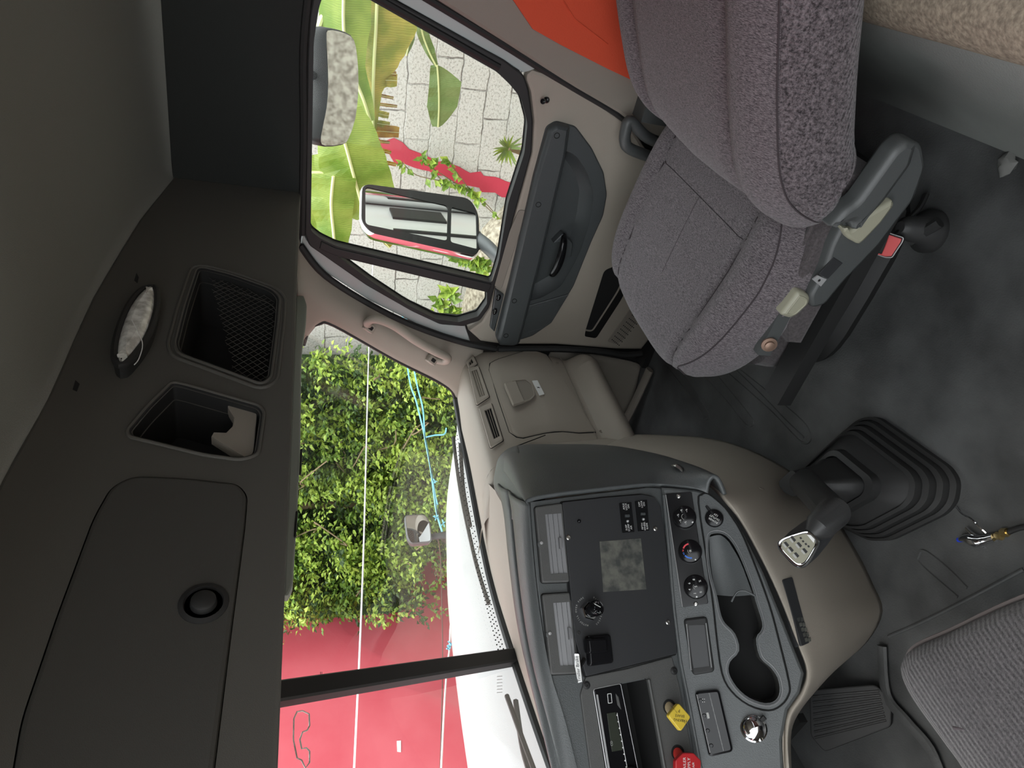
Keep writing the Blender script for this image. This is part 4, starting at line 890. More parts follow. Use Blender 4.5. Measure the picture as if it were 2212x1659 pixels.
# climate strip with three knobs
mb = MB(); cs = rnd(FL.pts([(1437, 1067), (1494, 1063), (1530, 1304), (1474, 1312)]), .004)
mb.plate(FL, cs, 0, .004, K['gloss_black'], .001); mb.tube([onL(1438, 1069, .004), onL(1474, 1311, .004)], .001, K['silver'], n=5)
cc = part(mb, 'climate_control', dash)
for a, b in [(1466, 1072), (1503, 1304)]:
    mb = MB(); mb.lathe(onL(a, b, .004), FL.ey, [(.0045, 0), (.0045, .0008), (.003, .002), (.002, .002), (.0015, .0005), (0, .0005)], K['steel'], 14); part(mb, 'screw', cc)
def cknob(a, b, fn):
    hq = .020; c = FL.pix(a, b, hq); mb = MB()
    mb.lathe(FL.P(c[0], c[1], .004), FL.ey, [(.0235, 0), (.0235, .010), (.022, .0155), (.021, .016), (0, .016)], K['gloss_black'], 36)
    mb.tube([FL.P(*q, hq - .0008) for q in circ(c, .0212, 30)], .0006, K['grey_mesh'], closed=True, n=4)
    fn(mb, c, hq); part(mb, 'knob', cc, smooth=50)
def arc(mb, c, r, a0, a1, wd, mt, hq, n=12):
    o = [(c[0] + (r + wd) * math.cos(R(a0 + (a1 - a0) * k / n)), c[1] + (r + wd) * math.sin(R(a0 + (a1 - a0) * k / n))) for k in range(n + 1)]
    i = [(c[0] + (r - wd) * math.cos(R(a0 + (a1 - a0) * k / n)), c[1] + (r - wd) * math.sin(R(a0 + (a1 - a0) * k / n))) for k in range(n, -1, -1)]
    mb.plate(FL, o + i, hq, hq + .0004, mt)
def k1(mb, c, hq):
    for ang in (-35, 10, 65, 120, 170, 215):
        a = R(ang + 10); mb.text('~%', FL, c[0] + .013 * math.cos(a), c[1] + .013 * math.sin(a), .0055, K['white_label'], ang=0, h=hq + .0005) if ang not in (215,) else None
    arc(mb, c, .006, 20, 160, .0003, K['grey_print'], hq); arc(mb, c, .019, 222, 232, .0012, K['white_label'], hq, 2)
def k2(mb, c, hq):
    arc(mb, c, .014, 5, 65, .0014, K['heat_red'], hq); arc(mb, c, .014, 125, 185, .0014, K['cool_blue'], hq)
    for s, mt in ((75, 'heat_red'), (84, 'heat_red'), (100, 'cool_blue'), (110, 'cool_blue')): arc(mb, c, .014, s, s + 4, .0014, K[mt], hq, 2)
    for k in range(6): a = R(60 * k); mb.tube([FL.P(c[0], c[1], hq + .0003), FL.P(c[0] + .003 * math.cos(a), c[1] + .003 * math.sin(a), hq + .0003)], .0003, K['white_label'], n=4)
    arc(mb, c, .005, 60, 150, .0003, K['grey_print'], hq); arc(mb, c, .0195, 198, 206, .0012, K['white_label'], hq, 2)
def k3(mb, c, hq):
    for i, t in enumerate(['0', '2', '4', '6', '8', '%']):
        a = R(215 - 52 * i); mb.text(t, FL, c[0] + .0135 * math.cos(a), c[1] + .0135 * math.sin(a), .0062, K['white_label'], h=hq + .0005)
    arc(mb, c, .005, 40, 160, .0003, K['grey_print'], hq); mb.text('S', FL, c[0], c[1], .007, K['white_label'], h=hq + .0005); arc(mb, c, .0195, 172, 180, .0014, K['white_label'], hq, 2)
cknob(1479, 1116, k1); cknob(1491, 1190, k2); cknob(1503, 1267, k3)
# power outlet, slot, switch bank, lighter
mb = MB(); c = FL.pix(1543, 1119, .008); mb.lathe(FL.P(c[0], c[1], .002), FL.ey, [(.0185, 0), (.0185, .005), (.0165, .008), (.012, .009), (0, .009)], K['gloss_black'], 28)
mb.plate(FL, rnd([(c[0] + .018, c[1] + .003), (c[0] + .028, c[1] + .010), (c[0] + .026, c[1] + .014), (c[0] + .015, c[1] + .009)], .002), .002, .007, K['gloss_black'], .001)
for i, t in enumerate(['POWER', 'OUTLET', '12V']): mb.text(t, FL, c[0] - .005 + .0052 * i, c[1] + .0035 - .0036 * i, .0058, K['white_label'], ang=R(52), h=.0115)
part(mb, 'power_outlet', dash)
mb = MB(); so = rnd(FL.pts([(1476, 1337), (1527, 1331), (1544, 1451), (1496, 1459)]), .008); si = rnd(FL.pts([(1482, 1346), (1526, 1345), (1538, 1444), (1493, 1450)], .008), .003)
mb.plate(FL, so, 0, .006, K['black'], .004, holes=[si]); mb.plate(FL, inset(si, -.001), .0, .0015, K['gloss_black']); 
for a, b, c_, d in [(1483, 1348, 1493, 1448), (1525, 1346, 1537, 1442)]: mb.tube([onL(a, b, .006), onL(c_, d, .006)], .0011, K['silver'], n=5)
part(mb, 'card_slot', dash)
mb = MB(); so = rnd(FL.pts([(1500, 1494), (1553, 1488), (1584, 1622), (1531, 1634)]), .008); mb.plate(FL, so, 0, .012, K['gloss_black'], .004)
mb.tube([onL(1505, 1500, .012), onL(1534, 1626, .012)], .001, K['silver'], n=5); mb.tube([onL(1532, 1497, .0125), onL(1563, 1622, .0125)], .0007, K['silver'], n=5)
sb = part(mb, 'switch_bank', dash)
for k in range(4):
    mb = MB(); t = (k + .5) / 4; a = lerp((1510, 1497), (1540, 1627), t); b = lerp((1540, 1493), (1571, 1621), t)
    mb.plate(FL, circ(FL.pix(*a, .013), .0035, 10, .004), .011, .0145, K['gloss_black'], .001)
    if k == 0:
        for j in range(4): mb.plate(FL, circ(FL.pix(a[0] + 4 + (j % 2) * 4, a[1] - 3 + (j // 2) * 6, .0146), .0008, 6), .0145, .015, K['white_label'])
    if k == 1: mb.plate(FL, rnd(FL.pts([(a[0] + 4, a[1] - 6), (a[0] + 9, a[1] - 7), (a[0] + 12, a[1] + 6), (a[0] + 7, a[1] + 7)], .014), .001), .012, .0135, K['grey_print'])
    part(mb, 'rocker_switch', sb)
mb = MB(); c = onL(1628, 1573, .0); mb.lathe(c, FL.ey + np.array([.1, 0, 0]), [(.024, 0), (.024, .001), (.020, .003), (.021, .012), (.017, .017), (.008, .020), (0, .0205)], K['chrome'], 30)
mb.tube([onL(1644, 1556, .012), onL(1652, 1549, .014)], [.004, .005], K['black']); mb.tube([onL(1640, 1590, .012), onL(1645, 1600, .012)], [.006, .004], K['chrome']); part(mb, 'cigar_lighter', dash)
# small chrome hook on the side face
hk = hitS(1463, 1020, .006)[0]; mb = MB(); mb.tube(crom([hk + np.array(q) for q in [(.012, 0, .0), (.0, -.012, .004), (-.012, -.012, -.003), (-.014, 0, -.008)]], 4), .004, K['steel'], n=8, flat=2); part(mb, 'bag_hook', dash)
# ---------- beige lower body
outer = [(1372, 938, 'y', 1.27), (1440, 940, 'z', .195), (1540, 948, 'z', .115), (1640, 980, 'z', .05), (1745, 1045, 'z', .0), (1800, 1110, 'z', 0), (1850, 1190, 'z', 0), (1885, 1260, 'z', 0), (1907, 1320, 'z', 0), (1872, 1388, 'z', .02), (1800, 1450, 'z', .08), (1745, 1510, 'z', .14), (1712, 1550, 'z', .2), (1706, 1610, 'z', .2)]
OU = [aty(a, b, v) if k == 'y' else atz(a, b, v) for a, b, k, v in outer]
SB = SE[4:18]
rows = []
for t, b_ in ((0, 0), (.06, .012), (.2, .022), (.4, .028), (.7, .02), (1, 0)):
    rows.append([lerp(a, c, t) + np.array([-.45, -.6, .45]) * b_ for a, c in zip(SB, OU)])
mb = MB(); mb.grid(rows, K['beige'], 4)
mb.grid([[SE[2] + [.0, .0, 0], SE[3], SE[4], SB[0] + [0, 0, -.0]], [np.array([1.42, 1.292, .60]), np.array([1.42, 1.288, .48]), np.array([1.44, 1.292, .37]), OU[0]]], K['beige'], 4)
hitB = caster(mb); lb_ = part(mb, 'lower_dash', dash, solid=.01, smooth=50)
hp0, hn = hitB(1716, 1320)
e1 = hitB(1700, 1262)[0] - hitB(1735, 1380)[0]; e1 /= np.linalg.norm(e1); hn = hn - e1 * (hn @ e1); hn /= np.linalg.norm(hn)
FB = Frame(hp0 + hn * .0012, e1, hn, np.cross(hn, e1) * -1)
if FB.ez[2] < 0: FB.ez = -FB.ez
mb = MB(); mb.plate(FB, rnd(FB.pts([(1690, 1252), (1712, 1246), (1750, 1388), (1732, 1396)]), .004), -.02, 0, K['pane_black'], .001)
for k in range(5):
    for j in range(2): mb.plate(FB, FB.pts([(1724 + k * 4.0 + j * 7 - 2, 1335 + k * 11), (1729 + k * 4.0 + j * 7 - 2, 1333 + k * 11), (1731 + k * 4.0 + j * 7 - 2, 1341 + k * 11), (1726 + k * 4.0 + j * 7 - 2, 1343 + k * 11)]), 0, .0006, K['residue'])
part(mb, 'diagnostic_panel', dash)
for a, b in [(1646, 1056)]:
    mb = MB(); c, cn = hitB(a, b); mb.lathe(c, cn, [(.006, 0), (.006, .001), (.003, .001), (.003, -.001), (0, -.001)], K['beige_dark'], 12); part(mb, 'screw', dash)
# ================================================================== PASSENGER SEAT
ps = thing('passenger_seat', 'purple-grey cloth air seat beside the passenger door', 'seat', (1.4, 0.62, 0.0))
def superring(c, ux, uz, a, b, n=40, e=3.2):
    o = []
    for k in range(n):
        t = 2 * math.pi * k / n; ct, st = math.cos(t), math.sin(t)
        o.append(np.array(c) + np.array(ux) * a * math.copysign(abs(ct) ** (2 / e), ct) + np.array(uz) * b * math.copysign(abs(st) ** (2 / e), st))
    return o
# cushion: top height field with side bolsters, wrapped down the flanks
def cushion(x0, x1, y0, y1, zt, th, mt, drop=.03, seams=(.19, .81), back=.02):
    mb = MB(); nx, ny = 44, 30; V = []; F = []
    xc, hw = (x0 + x1) / 2, (x1 - x0) / 2; yc, hl = (y0 + y1) / 2, (y1 - y0) / 2
    def S_(u, v):                          # u,v in -1..1 -> point
        # squircle outline
        k = 3.4; m_ = max(abs(u), abs(v)); 
        if m_ > 1e-6:
            nrm = (abs(u) ** k + abs(v) ** k) ** (1 / k); f = m_ / nrm
        else: f = 1
        uu, vv = u * f, v * f; r = m_
        x = xc + hw * uu * (1 + .02 * vv) + (-uu if uu < 0 else 0) * .085 * max(0, vv + .2) ** 1.3; y = yc + hl * vv
        tu = (uu + 1) / 2
        z = zt + .012 * (1 - vv * vv) + .026 * vv
        for s in seams: z -= .016 * math.exp(-((tu - s) / .018) ** 2) * (1 - .3 * r)
        z += .018 * math.exp(-((abs(uu) - .80) / .17) ** 2)
        z += back * max(0, -vv - .4)
        edge = max(0, (r - .72) / .28); z -= (1 - math.sqrt(max(0, 1 - edge ** 2.2))) * th * .55
        return np.array([x, y, z])
    rows = []
    us = np.concatenate([np.linspace(-1, 1, nx)])
    R_ = [[S_(u, v) for u in us] for v in np.linspace(-1, 1, ny)]
    mb.rings(R_, mt, closed=False)
    # flank below the rim
    bd = [S_(u, -1) for u in us] + [S_(1, v) for v in np.linspace(-1, 1, ny)[1:]] + [S_(u, 1) for u in us[::-1][1:]] + [S_(-1, v) for v in np.linspace(1, -1, ny)[1:-1]]
    c = np.array([xc, yc, 0])
    def ring(s, z): return [np.array([xc + (p[0] - xc) * s, yc + (p[1] - yc) * s, p[2] + z]) for p in bd]
    mb.rings([ring(1, 0), ring(1.008, -.012), ring(1.0, -th * .35), ring(.96, -th * .5)], mt, cap1=False)
    return mb, S_
mb, Sf = cushion(1.035, 1.715, 0.33, 0.895, 0.385, .13, K['seat'], seams=(.19, .827)); cu_ = part(mb, 'seat_cushion', ps, smooth=60)
def seamtube(mb, f, pts, r=.0016, mt=None, n=5):
    mb.tube([f(u, v) for u, v in pts], r, mt or K['seam'], n=n)
mb = MB()
def Sq(uu, vv):
    m_ = max(abs(uu), abs(vv)); r_ = (abs(uu) ** 3.4 + abs(vv) ** 3.4) ** (1 / 3.4); return Sf(uu * r_ / m_, vv * r_ / m_) if m_ > 1e-6 else Sf(0, 0)
for u in (-.62, .654): seamtube(mb, lambda u_, v_: Sq(u_, v_) + np.array([0, 0, .0012]), [(u, v) for v in np.linspace(-.9, .90, 40)], .0020)
seamtube(mb, Sq, [(u, -.39) for u in np.linspace(-.62, .654, 24)], .0011)
seamtube(mb, Sq, [(.02, v) for v in np.linspace(-.39, .3, 10)], .0007)
seamtube(mb, Sf, [(-.93, v) for v in np.linspace(-.95, .99, 40)], .0018)
part(mb, 'stitching', cu_)
# cushion skirt + plastic shield on the console side
mb = MB(); rows = []
for z, s in ((.335, 1.0), (.30, 1.0), (.27, .99), (.24, .95), (.22, .86)):
    rows.append([np.array([1.40 + (x - 1.40) * s, .61 + (y - .61) * s, z]) for x, y in [(1.07, .34), (1.06, .45), (1.065, .58), (1.10, .70), (1.16, .79), (1.24, .85), (1.37, .88), (1.5, .885), (1.62, .87), (1.68, .82)]])
mb.grid(rows, K['seat_side'], 3); part(mb, 'seat_skirt', ps, solid=.01)
XS = 1.04; FS = Frame((XS, 0, 0), (0, -1, 0), (-1, 0, 0), (0, 0, 1))
mb = MB(); mb.plate(FS, [(-.66, .235), (-.66, .27), (-.60, .30), (-.5, .33), (-.30, .33), (-.30, .235)], -.12, .0, K['seat_side'], .01); part(mb, 'cushion_side', ps)
shp = rnd(FS.pts([(1812, 458), (1836, 430), (1870, 385), (1918, 318), (1945, 295), (1975, 300), (1985, 350), (1960, 420), (1885, 520), (1810, 598), (1770, 648), (1740, 655), (1736, 628), (1765, 575), (1782, 520)]), .012)
mb = MB(); mb.plate(FS, shp, -.02, .022, K['shield'], .008); sh = part(mb, 'side_shield', ps, smooth=50)
mb = MB(); hd = rnd(FS.pts([(1813, 446), (1840, 428), (1920, 316), (1948, 296), (1972, 302), (1958, 350), (1900, 430), (1842, 492), (1834, 490), (1838, 470), (1795, 486), (1780, 484)], .035), .008)
mb.plate(FS, hd, .018, .052, K['shield'], .012); part(mb, 'recline_cover', sh, smooth=60)
mb = MB(); lv = rnd(FS.pts([(1816, 488), (1836, 494), (1868, 462), (1925, 428), (1928, 440), (1900, 478), (1862, 518), (1850, 526), (1826, 512)], .03), .006); mb.plate(FS, lv, .016, .038, K['cream'], .007); part(mb, 'recline_lever', sh, smooth=60)
mb = MB(); mb.plate(FS, rnd(FS.pts([(1754, 603), (1766, 594), (1785, 602), (1772, 618)], .022), .001), .021, .0245, K['silver'], .0008); c = FS.pix(1770, 606, .025); mb.plate(FS, circ(c, .003, 8), .0244, .0248, K['dark_print']); part(mb, 'switch', sh)
mb = MB(); mb.plate(FS, rnd(FS.pts([(1768, 592), (1800, 555), (1820, 568), (1788, 602)], .022), .001), .0215, .0232, K['pane_black'], .0008); part(mb, 'blank_plate', sh)
mb = MB(); hl = rnd(FS.pts([(1686, 682), (1726, 630), (1742, 634), (1753, 642), (1750, 658), (1722, 684), (1706, 690)], .02), .008); mb.plate(FS, hl, -.01, .020, K['cream'], .008)
hi = inset(hl, .009); mb.tube([FS.P(*q, .0195) for q in hi], .002, K['cream'], closed=True, n=8); part(mb, 'slide_lever', ps, smooth=60)
for xr_ in (1.08, 1.62):
    mb = MB(); mb.box((xr_, .58, .185), .06, .50, .035, K['black']); part(mb, 'slide_rail', ps)
mb = MB(); a = FS.P(*FS.pix(1660, 742, .0), .0); mb.box(a + [0.01, -.02, -.004], .02, .10, .03, K['shield']); mb.lathe(a + [-.002, 0, 0], (-1, 0, .3), [(.016, 0), (.016, .004), (.010, .005), (.010, .010), (.005, .012), (0, .012)], K['rust'], 16); part(mb, 'rail_bolt', ps)
# suspension bellows under the cushion
mb = MB(); pr = [(0.20, 0), (.205, .02), (.19, .04), (.205, .06), (.19, .08), (.205, .10), (.19, .12), (.205, .14), (.19, .16), (.19, .18)]
mb.rings([[np.array([1.40 + (r / .2) * .24 * math.copysign(abs(math.cos(t)) ** .5, math.cos(t)), .60 + (r / .2) * .24 * math.copysign(abs(math.sin(t)) ** .5, math.sin(t)), z]) for t in np.linspace(0, 2 * math.pi, 36, endpoint=False)] for r, z in pr], K['black']); part(mb, 'suspension_bellows', ps)
# round front cover seen below the cushion front corner
mb = MB(); mb.rings([superring((1.25, .72, .13 + k * .03), (1, 0, 0), (0, 1, 0), .12 + .01 * math.sin(k), .10, 24, 2.6) for k in range(4)], K['seat_side'], cap0=True, cap1=True); part(mb, 'front_cover', ps)
# backrest
def backring(t, a=None):
    # t 0 (bottom) .. 1 (top): front-centre line, reclined
    P = [(.405, .290), (.428, .36), (.402, .445), (.345, .508), (.25, .565), (.135, .622), (.0, .685), (-.15, .75)]
    Q = crom([np.array([0, y, z]) for y, z in P], 8); k = min(int(t * (len(Q) - 1)), len(Q) - 2); f = t * (len(Q) - 1) - k
    p = lerp(Q[k], Q[k + 1], f); tg = Q[min(k + 1, len(Q) - 1)] - Q[max(k - 1, 0)]; tg /= np.linalg.norm(tg)
    nn = np.cross([1, 0, 0], tg); nn = -nn if nn[1] < 0 else nn   # forward-up normal
    return p, tg, nn
ts = np.linspace(0, 1, 34); RR = []
NB = 64
def backpt(t, ang):
    p, tg, nn = backring(t)
    xl = np.interp(t, [0, .06, .15, .4, 1], [1.06, 1.015, 1.0, 1.0, 1.0]); xr = np.interp(t, [0, .06, .15, .4, 1], [1.62, 1.70, 1.735, 1.755, 1.76])
    cx, a = (xl + xr) / 2, (xr - xl) / 2; th = np.interp(t, [0, .05, .15, .5], [.07, .095, .105, .11])
    ct, st = math.cos(ang), math.sin(ang); e = 3.0
    u = a * math.copysign(abs(ct) ** (2 / e), ct); v = math.copysign(abs(st) ** (2 / e), st)
    d = v * th
    q = abs(u) / a
    if v > 0:                              # front side: bolsters and seam grooves
        d += .022 * math.exp(-((q - .80) / .15) ** 2) - (.020 + (.012 if u > 0 else 0)) * math.exp(-((q - .60) / .035) ** 2) - .004
        d += .010 * (1 - q) * math.sin(math.pi * min(1, t * 2))
    return p + np.array([cx + u, 0, 0]) + nn * (d - th)
angs = [2 * math.pi * k / NB for k in range(NB)]
mb = MB(); RR = [[backpt(t, a) for a in angs] for t in ts]
mb.rings(RR[:], K['seat'], cap0=True, cap1=True)
c0 = np.mean(np.array(RR[0]), 0)
bk = part(mb, 'backrest', ps, smooth=70)
# ribbed side bolster panel on the console side, raised a touch over the backrest
mb = MB(); rr = []
for t in np.linspace(0.0, 1, 30):
    rr.append([backpt(t, a) + (backpt(t, a) - lerp(backpt(t, 0), backpt(t, math.pi), .5)) * .004 + np.array([-.002, 0, 0]) for a in np.linspace(math.pi * .865, math.pi * 1.28, 12)])
mb.rings(rr, K['seat_rib'], closed=False); part(mb, 'side_bolster', bk, smooth=70)
mb = MB(); mb.tube([backpt(t, math.pi * .862) + np.array([-.001, .001, .001]) for t in np.linspace(0, 1, 40)], .0016, K['seam'])
part(mb, 'piping', bk)
for sgn in (1, -1):
    mb = MB(); an = math.acos(sgn * .60 ** 1.5); mb.tube([backpt(t, an) for t in np.linspace(0.02, 1, 40)], .0018, K['seam']); part(mb, 'stitching', bk)
# belt buckle on a stalk beside the seat
bb = thing('seat_belt_buckle', 'red and black seat belt buckle lying on the floor beside the passenger seat', 'seat belt buckle', tuple(atz(1920, 530, 0.0)))
FBk = Frame(atz(1920, 530, .09), (.15, -.95, .15), (-.55, -.1, .8), np.cross((-.55, -.1, .8), (.15, -.95, .15)))
mb = MB(); q = FBk.pts([(1889, 549), (1920, 502), (1953, 513), (1950, 522), (1926, 557), (1912, 557)]); mb.plate(FBk, rnd(q, .003), -.012, 0, K['black'], .002); mb.tube([FBk.P(*p, .0) for p in rnd(q, .003)], .0012, K['silver'], closed=True, n=5)
mb.tube(crom([FBk.P(*FBk.pix(1935, 508), -.008), atz(1955, 480, .06), atz(1985, 450, .03), atz(2000, 420, .012)], 5), .008, K['black'], flat=.6); part(mb, 'buckle_body', bb)
mb = MB(); q = FBk.pts([(1893, 548), (1904, 549), (1909, 538), (1917, 519), (1922, 506), (1949, 515), (1946, 523), (1925, 554), (1912, 555)]); mb.plate(FBk, rnd(q, .002), -.004, .004, K['red_plastic'], .002); part(mb, 'release_button', bb)
# rounded belt anchor housing behind the seat
hz = thing('seat_belt_anchor', 'dark grey belt anchor housing between seat back and door', 'belt anchor', (1.8, .42, .2))
mb = MB(); q = [atx(a, b, 1.83) for a, b in [(1465, 320), (1400, 298), (1362, 262), (1352, 280), (1350, 305), (1362, 322), (1420, 345), (1470, 372)]]
mb.tube(crom(q, 5), .016, K['shield'], n=10); part(mb, 'anchor_loop', hz)
mb = MB(); mb.box((1.85, .40, .22), .07, .16, .30, K['shield']); part(mb, 'anchor_housing', hz)
mb = MB(); mb.tube(crom([atx(a, b, 1.6) for a, b in [(1470, 296), (1478, 300), (1484, 312), (1482, 325)]], 4), .004, K['silver'], n=8); part(mb, 'anchor_bolt', hz)
# orange belt webbing running down the rear side wall
ob = MB(); fw = Frame((XD - .018, 0, 0), (0, -1, 0), (-1, 0, 0), (0, 0, 1))
ob.plate(fw, fw.pts([(1080, -60), (1108, 0), (1150, 62), (1210, 96), (1312, 148), (1380, 180), (1380, 60), (1340, -60)]), -.004, .004, K['belt'], .001)
ob.tube([fw.P(*fw.pix(a, b), .004) for a, b in [(1190, -40), (1240, 40), (1312, 95)]], .002, K['belt'])
o = ob.build('seat_belt_webbing'); tag(o, 'bright orange seat belt webbing on the beige wall behind the passenger door', 'seat belt')
# ================================================================== DRIVER SEAT corner
ds = thing('driver_seat', 'grey ribbed cloth driver seat cushion with pale piping, lower corner of the view', 'seat', (0.12, .5, 0))
q = [(2420, 1230), (2212, 1292), (2060, 1362), (1985, 1395), (1964, 1420), (1962, 1450), (1985, 1500), (2050, 1590), (2100, 1659), (2180, 1800), (2500, 1800)]
Q = [atz(a, b, .40) for a, b in q]; Q = crom(Q, 4)
cc0 = np.array([.12, .5, .42])
def shr(P, s, z): return [np.array([cc0[0] + (p[0] - cc0[0]) * s, cc0[1] + (p[1] - cc0[1]) * s, z]) for p in P]
mb = MB(); mb.rings([shr(Q, .94, .30), shr(Q, 1.0, .36), shr(Q, 1.0, .40), shr(Q, .97, .424), shr(Q, .90, .438), shr(Q, .7, .445), shr(Q, .3, .44), shr(Q, .02, .44)], K['driver'], closed=False); dc = part(mb, 'seat_cushion', ds, smooth=60)
mb = MB(); mb.tube(Q, .005, K['piping'], n=8); part(mb, 'piping', dc)
mb = MB(); mb.tube([atz(a, b, .441) for a, b in [(2060, 1572), (2130, 1580), (2260, 1582)]], .002, K['seam']); part(mb, 'stitching', dc)
mb = MB(); P_ = [np.array([p[0] * .9, p[1] * .92, 0]) for p in Q]; mb.rings([[p + [0, 0, .14] for p in P_], [p + [0, 0, .33] for p in P_]], K['black'], closed=False); mb.plate(FZ, [(-.05, .3), (.28, .3), (.28, .6), (-.05, .6)], 0, .15, K['black']); part(mb, 'seat_base', ds)
# ================================================================== GEAR SHIFT
gs = thing('gear_shift', 'black gear lever rising from ribbed rubber boot on cab floor', 'gear lever', (0.88, 0.92, 0.0))
bc = np.array([(1.044 + .708) / 2 + .0, (1.066 + .773) / 2 + .0])
bo = [(1737, 1040), (1748, 1008), (1858, 908), (1882, 900), (1905, 902), (2060, 1010), (2078, 1040), (2072, 1085), (2050, 1110), (1930, 1168), (1885, 1168), (1800, 1125), (1755, 1075)]
bo = rnd([tuple(atz(a, b, 0)[:2]) for a, b in bo], .02, 4); bcc = np.mean(np.array(bo), 0)
def bring(s, z, sh=(0, 0)): return [np.array([bcc[0] + (p[0] - bcc[0]) * s + sh[0], bcc[1] + (p[1] - bcc[1]) * s + sh[1], z]) for p in bo]
top_c = np.array([.02, .03])
prof_b = [(1.0, 0), (1.0, .012), (.955, .016), (.945, .012), (.93, .026), (.885, .030), (.875, .024), (.86, .042), (.81, .046), (.80, .038), (.785, .058), (.74, .062), (.73, .056), (.62, .070), (.52, .078), (.50, .095), (.42, .098), (.40, .09), (.37, .12), (.30, .135), (.24, .17), (.20, .20)]
mb = MB(); mb.rings([bring(s, z, top_c * (1 - s) * 1.0) for s, z in prof_b], K['boot'], cap1=True); part(mb, 'rubber_boot', gs, smooth=35)
kb = atz(1722, 1185, .44); base = np.array([bcc[0] + .018, bcc[1] + .022, .17]); col = at(1800, 1108, 2, .375)
mb = MB(); mb.tube([base, lerp(base, col, .5), col, lerp(col, kb, .4), lerp(col, kb, .62)], [.031, .028, .027, .024, .012], K['boot'], n=20); part(mb, 'lever_shaft', gs)
vdir = CAM - kb; vdir /= np.linalg.norm(vdir); fn = vdir * .80 + np.array([-.05, -.25, .35]); fn /= np.linalg.norm(fn)
sd = kb - col; sd /= np.linalg.norm(sd)
face = [(1679, 1176), (1684, 1166), (1700, 1158), (1735, 1147), (1750, 1147), (1765, 1158), (1770, 1172), (1762, 1190), (1746, 1216), (1733, 1226), (1718, 1224), (1700, 1208), (1684, 1190)]
ex = np.cross(np.array([0, 0, 1.]), fn); ex /= np.linalg.norm(ex); FK = Frame(kb, ex, fn, np.cross(fn, ex))
fc = [tuple(q) for q in crom(FK.pts(face), 3, True)]; fm = np.mean(np.array(fc), 0)
mb = MB()
def kr(s, h, off=0.0): return [FK.P(fm[0] + (q[0] - fm[0]) * s, fm[1] + (q[1] - fm[1]) * s, h) for q in fc]
body_dir = (col - kb)
r0, r1 = kr(.97, -.004), kr(1.0, -.014)
rl_ = [];
for t, s in ((.25, 1.03), (.5, .95), (.8, .78), (1.0, .62)):
    rl_.append([p * 1.0 + body_dir * t for p in [FK.P(fm[0] + (q[0] - fm[0]) * s, fm[1] + (q[1] - fm[1]) * s, -.014 - .01 * t) for q in fc]])
mb.rings([r0, r1] + rl_, K['pane_black'], cap0=True, cap1=True); kn = part(mb, 'shift_knob', gs, smooth=70)
mb = MB(); mb.rings([kr(1.0, -.010), kr(1.0, -.003), kr(.93, .001), kr(.86, .0)], K['chrome'], cap0=False); part(mb, 'chrome_ring', kn)
mb = MB(); mb.rings([kr(.86, 0), kr(.80, .0015)], K['chrome']); pl = [(fm[0] + (q[0] - fm[0]) * .80, fm[1] + (q[1] - fm[1]) * .80) for q in fc]; mb.plate(FK, pl, 0, .0012, K['plate'])
for i, (a, b) in enumerate([(1699, 1177), (1709, 1188), (1721, 1200), (1714, 1166), (1727, 1178), (1739, 1191)]):
    c = FK.pix(a, b, .0014); s_ = .0040
    mb.plate(FK, FK.pts([(a - 6, b - 5), (a - 1, b - 7), (a + 6, b + 1), (a + 2, b + 5)]), .0012, .0016, K['dark_print']); mb.plate(FK, FK.pts([(a - 9, b - 1), (a - 6, b - 4), (a + 1, b + 5), (a - 2, b + 7)]), .0012, .0014, K['grey_print'])
for a, b in [(1729, 1163), (1734, 1170), (1740, 1176), (1746, 1181)]: mb.plate(FK, FK.pts([(a - 2, b - 2), (a + 2, b - 3), (a + 4, b + 1), (a, b + 2)]), .0012, .0016, K['dark_print'])
mb.plate(FK, FK.pts([(1743, 1155), (1751, 1156), (1760, 1165), (1758, 1173)]), .0012, .0016, K['white_label'])
part(mb, 'shift_plate', kn)
# ================================================================== PEDAL AREA
ap = thing('accelerator_pedal', 'black ribbed accelerator pedal under the driver side of the dash', 'pedal', (.72, 1.45, 0))
a0, a1, a2, a3 = atz(1752, 1505, .10), atz(1905, 1490, .02), atz(1925, 1560, .02), atz(1770, 1610, .10)
mb = MB(); nn = np.cross(a1 - a0, a3 - a0); nn /= np.linalg.norm(nn); nn = nn if nn[2] > 0 else -nn
FA = Frame((a0 + a2) / 2, (a1 - a0), nn, np.cross(nn, (a1 - a0)))
pq = FA.pts([(1748, 1490), (1890, 1478), (1925, 1510), (1925, 1570), (1780, 1625), (1750, 1590)]); mb.plate(FA, rnd(pq, .01), -.012, 0, K['black'], .003)
for k in range(8):
    t = (k + .5) / 8; l = lerp((1755, 1498), (1760, 1600), t); r = lerp((1898, 1488), (1915, 1560), t); mb.tube([FA.P(*FA.pix(*l)), FA.P(*FA.pix(*r))], .0026, K['boot'], n=6)
part(mb, 'pedal_pad', ap)
mb = MB(); mb.box(tuple(lerp(a0, a3, .5) + np.array([.01, .05, .03])), .02, .10, .02, K['black']); part(mb, 'pedal_arm', ap)
mb = MB(); mb.tube(crom([atz(a, b, .015) for a, b in [(1905, 1395), (1915, 1500), (1960, 1560), (2010, 1620), (2040, 1700)]], 5), .012, K['rubber'], n=8, flat=.6); tag(mb.build('floor_mat_edge'), 'raised rubber lip of the driver footwell mat beside the pedal', 'mat')
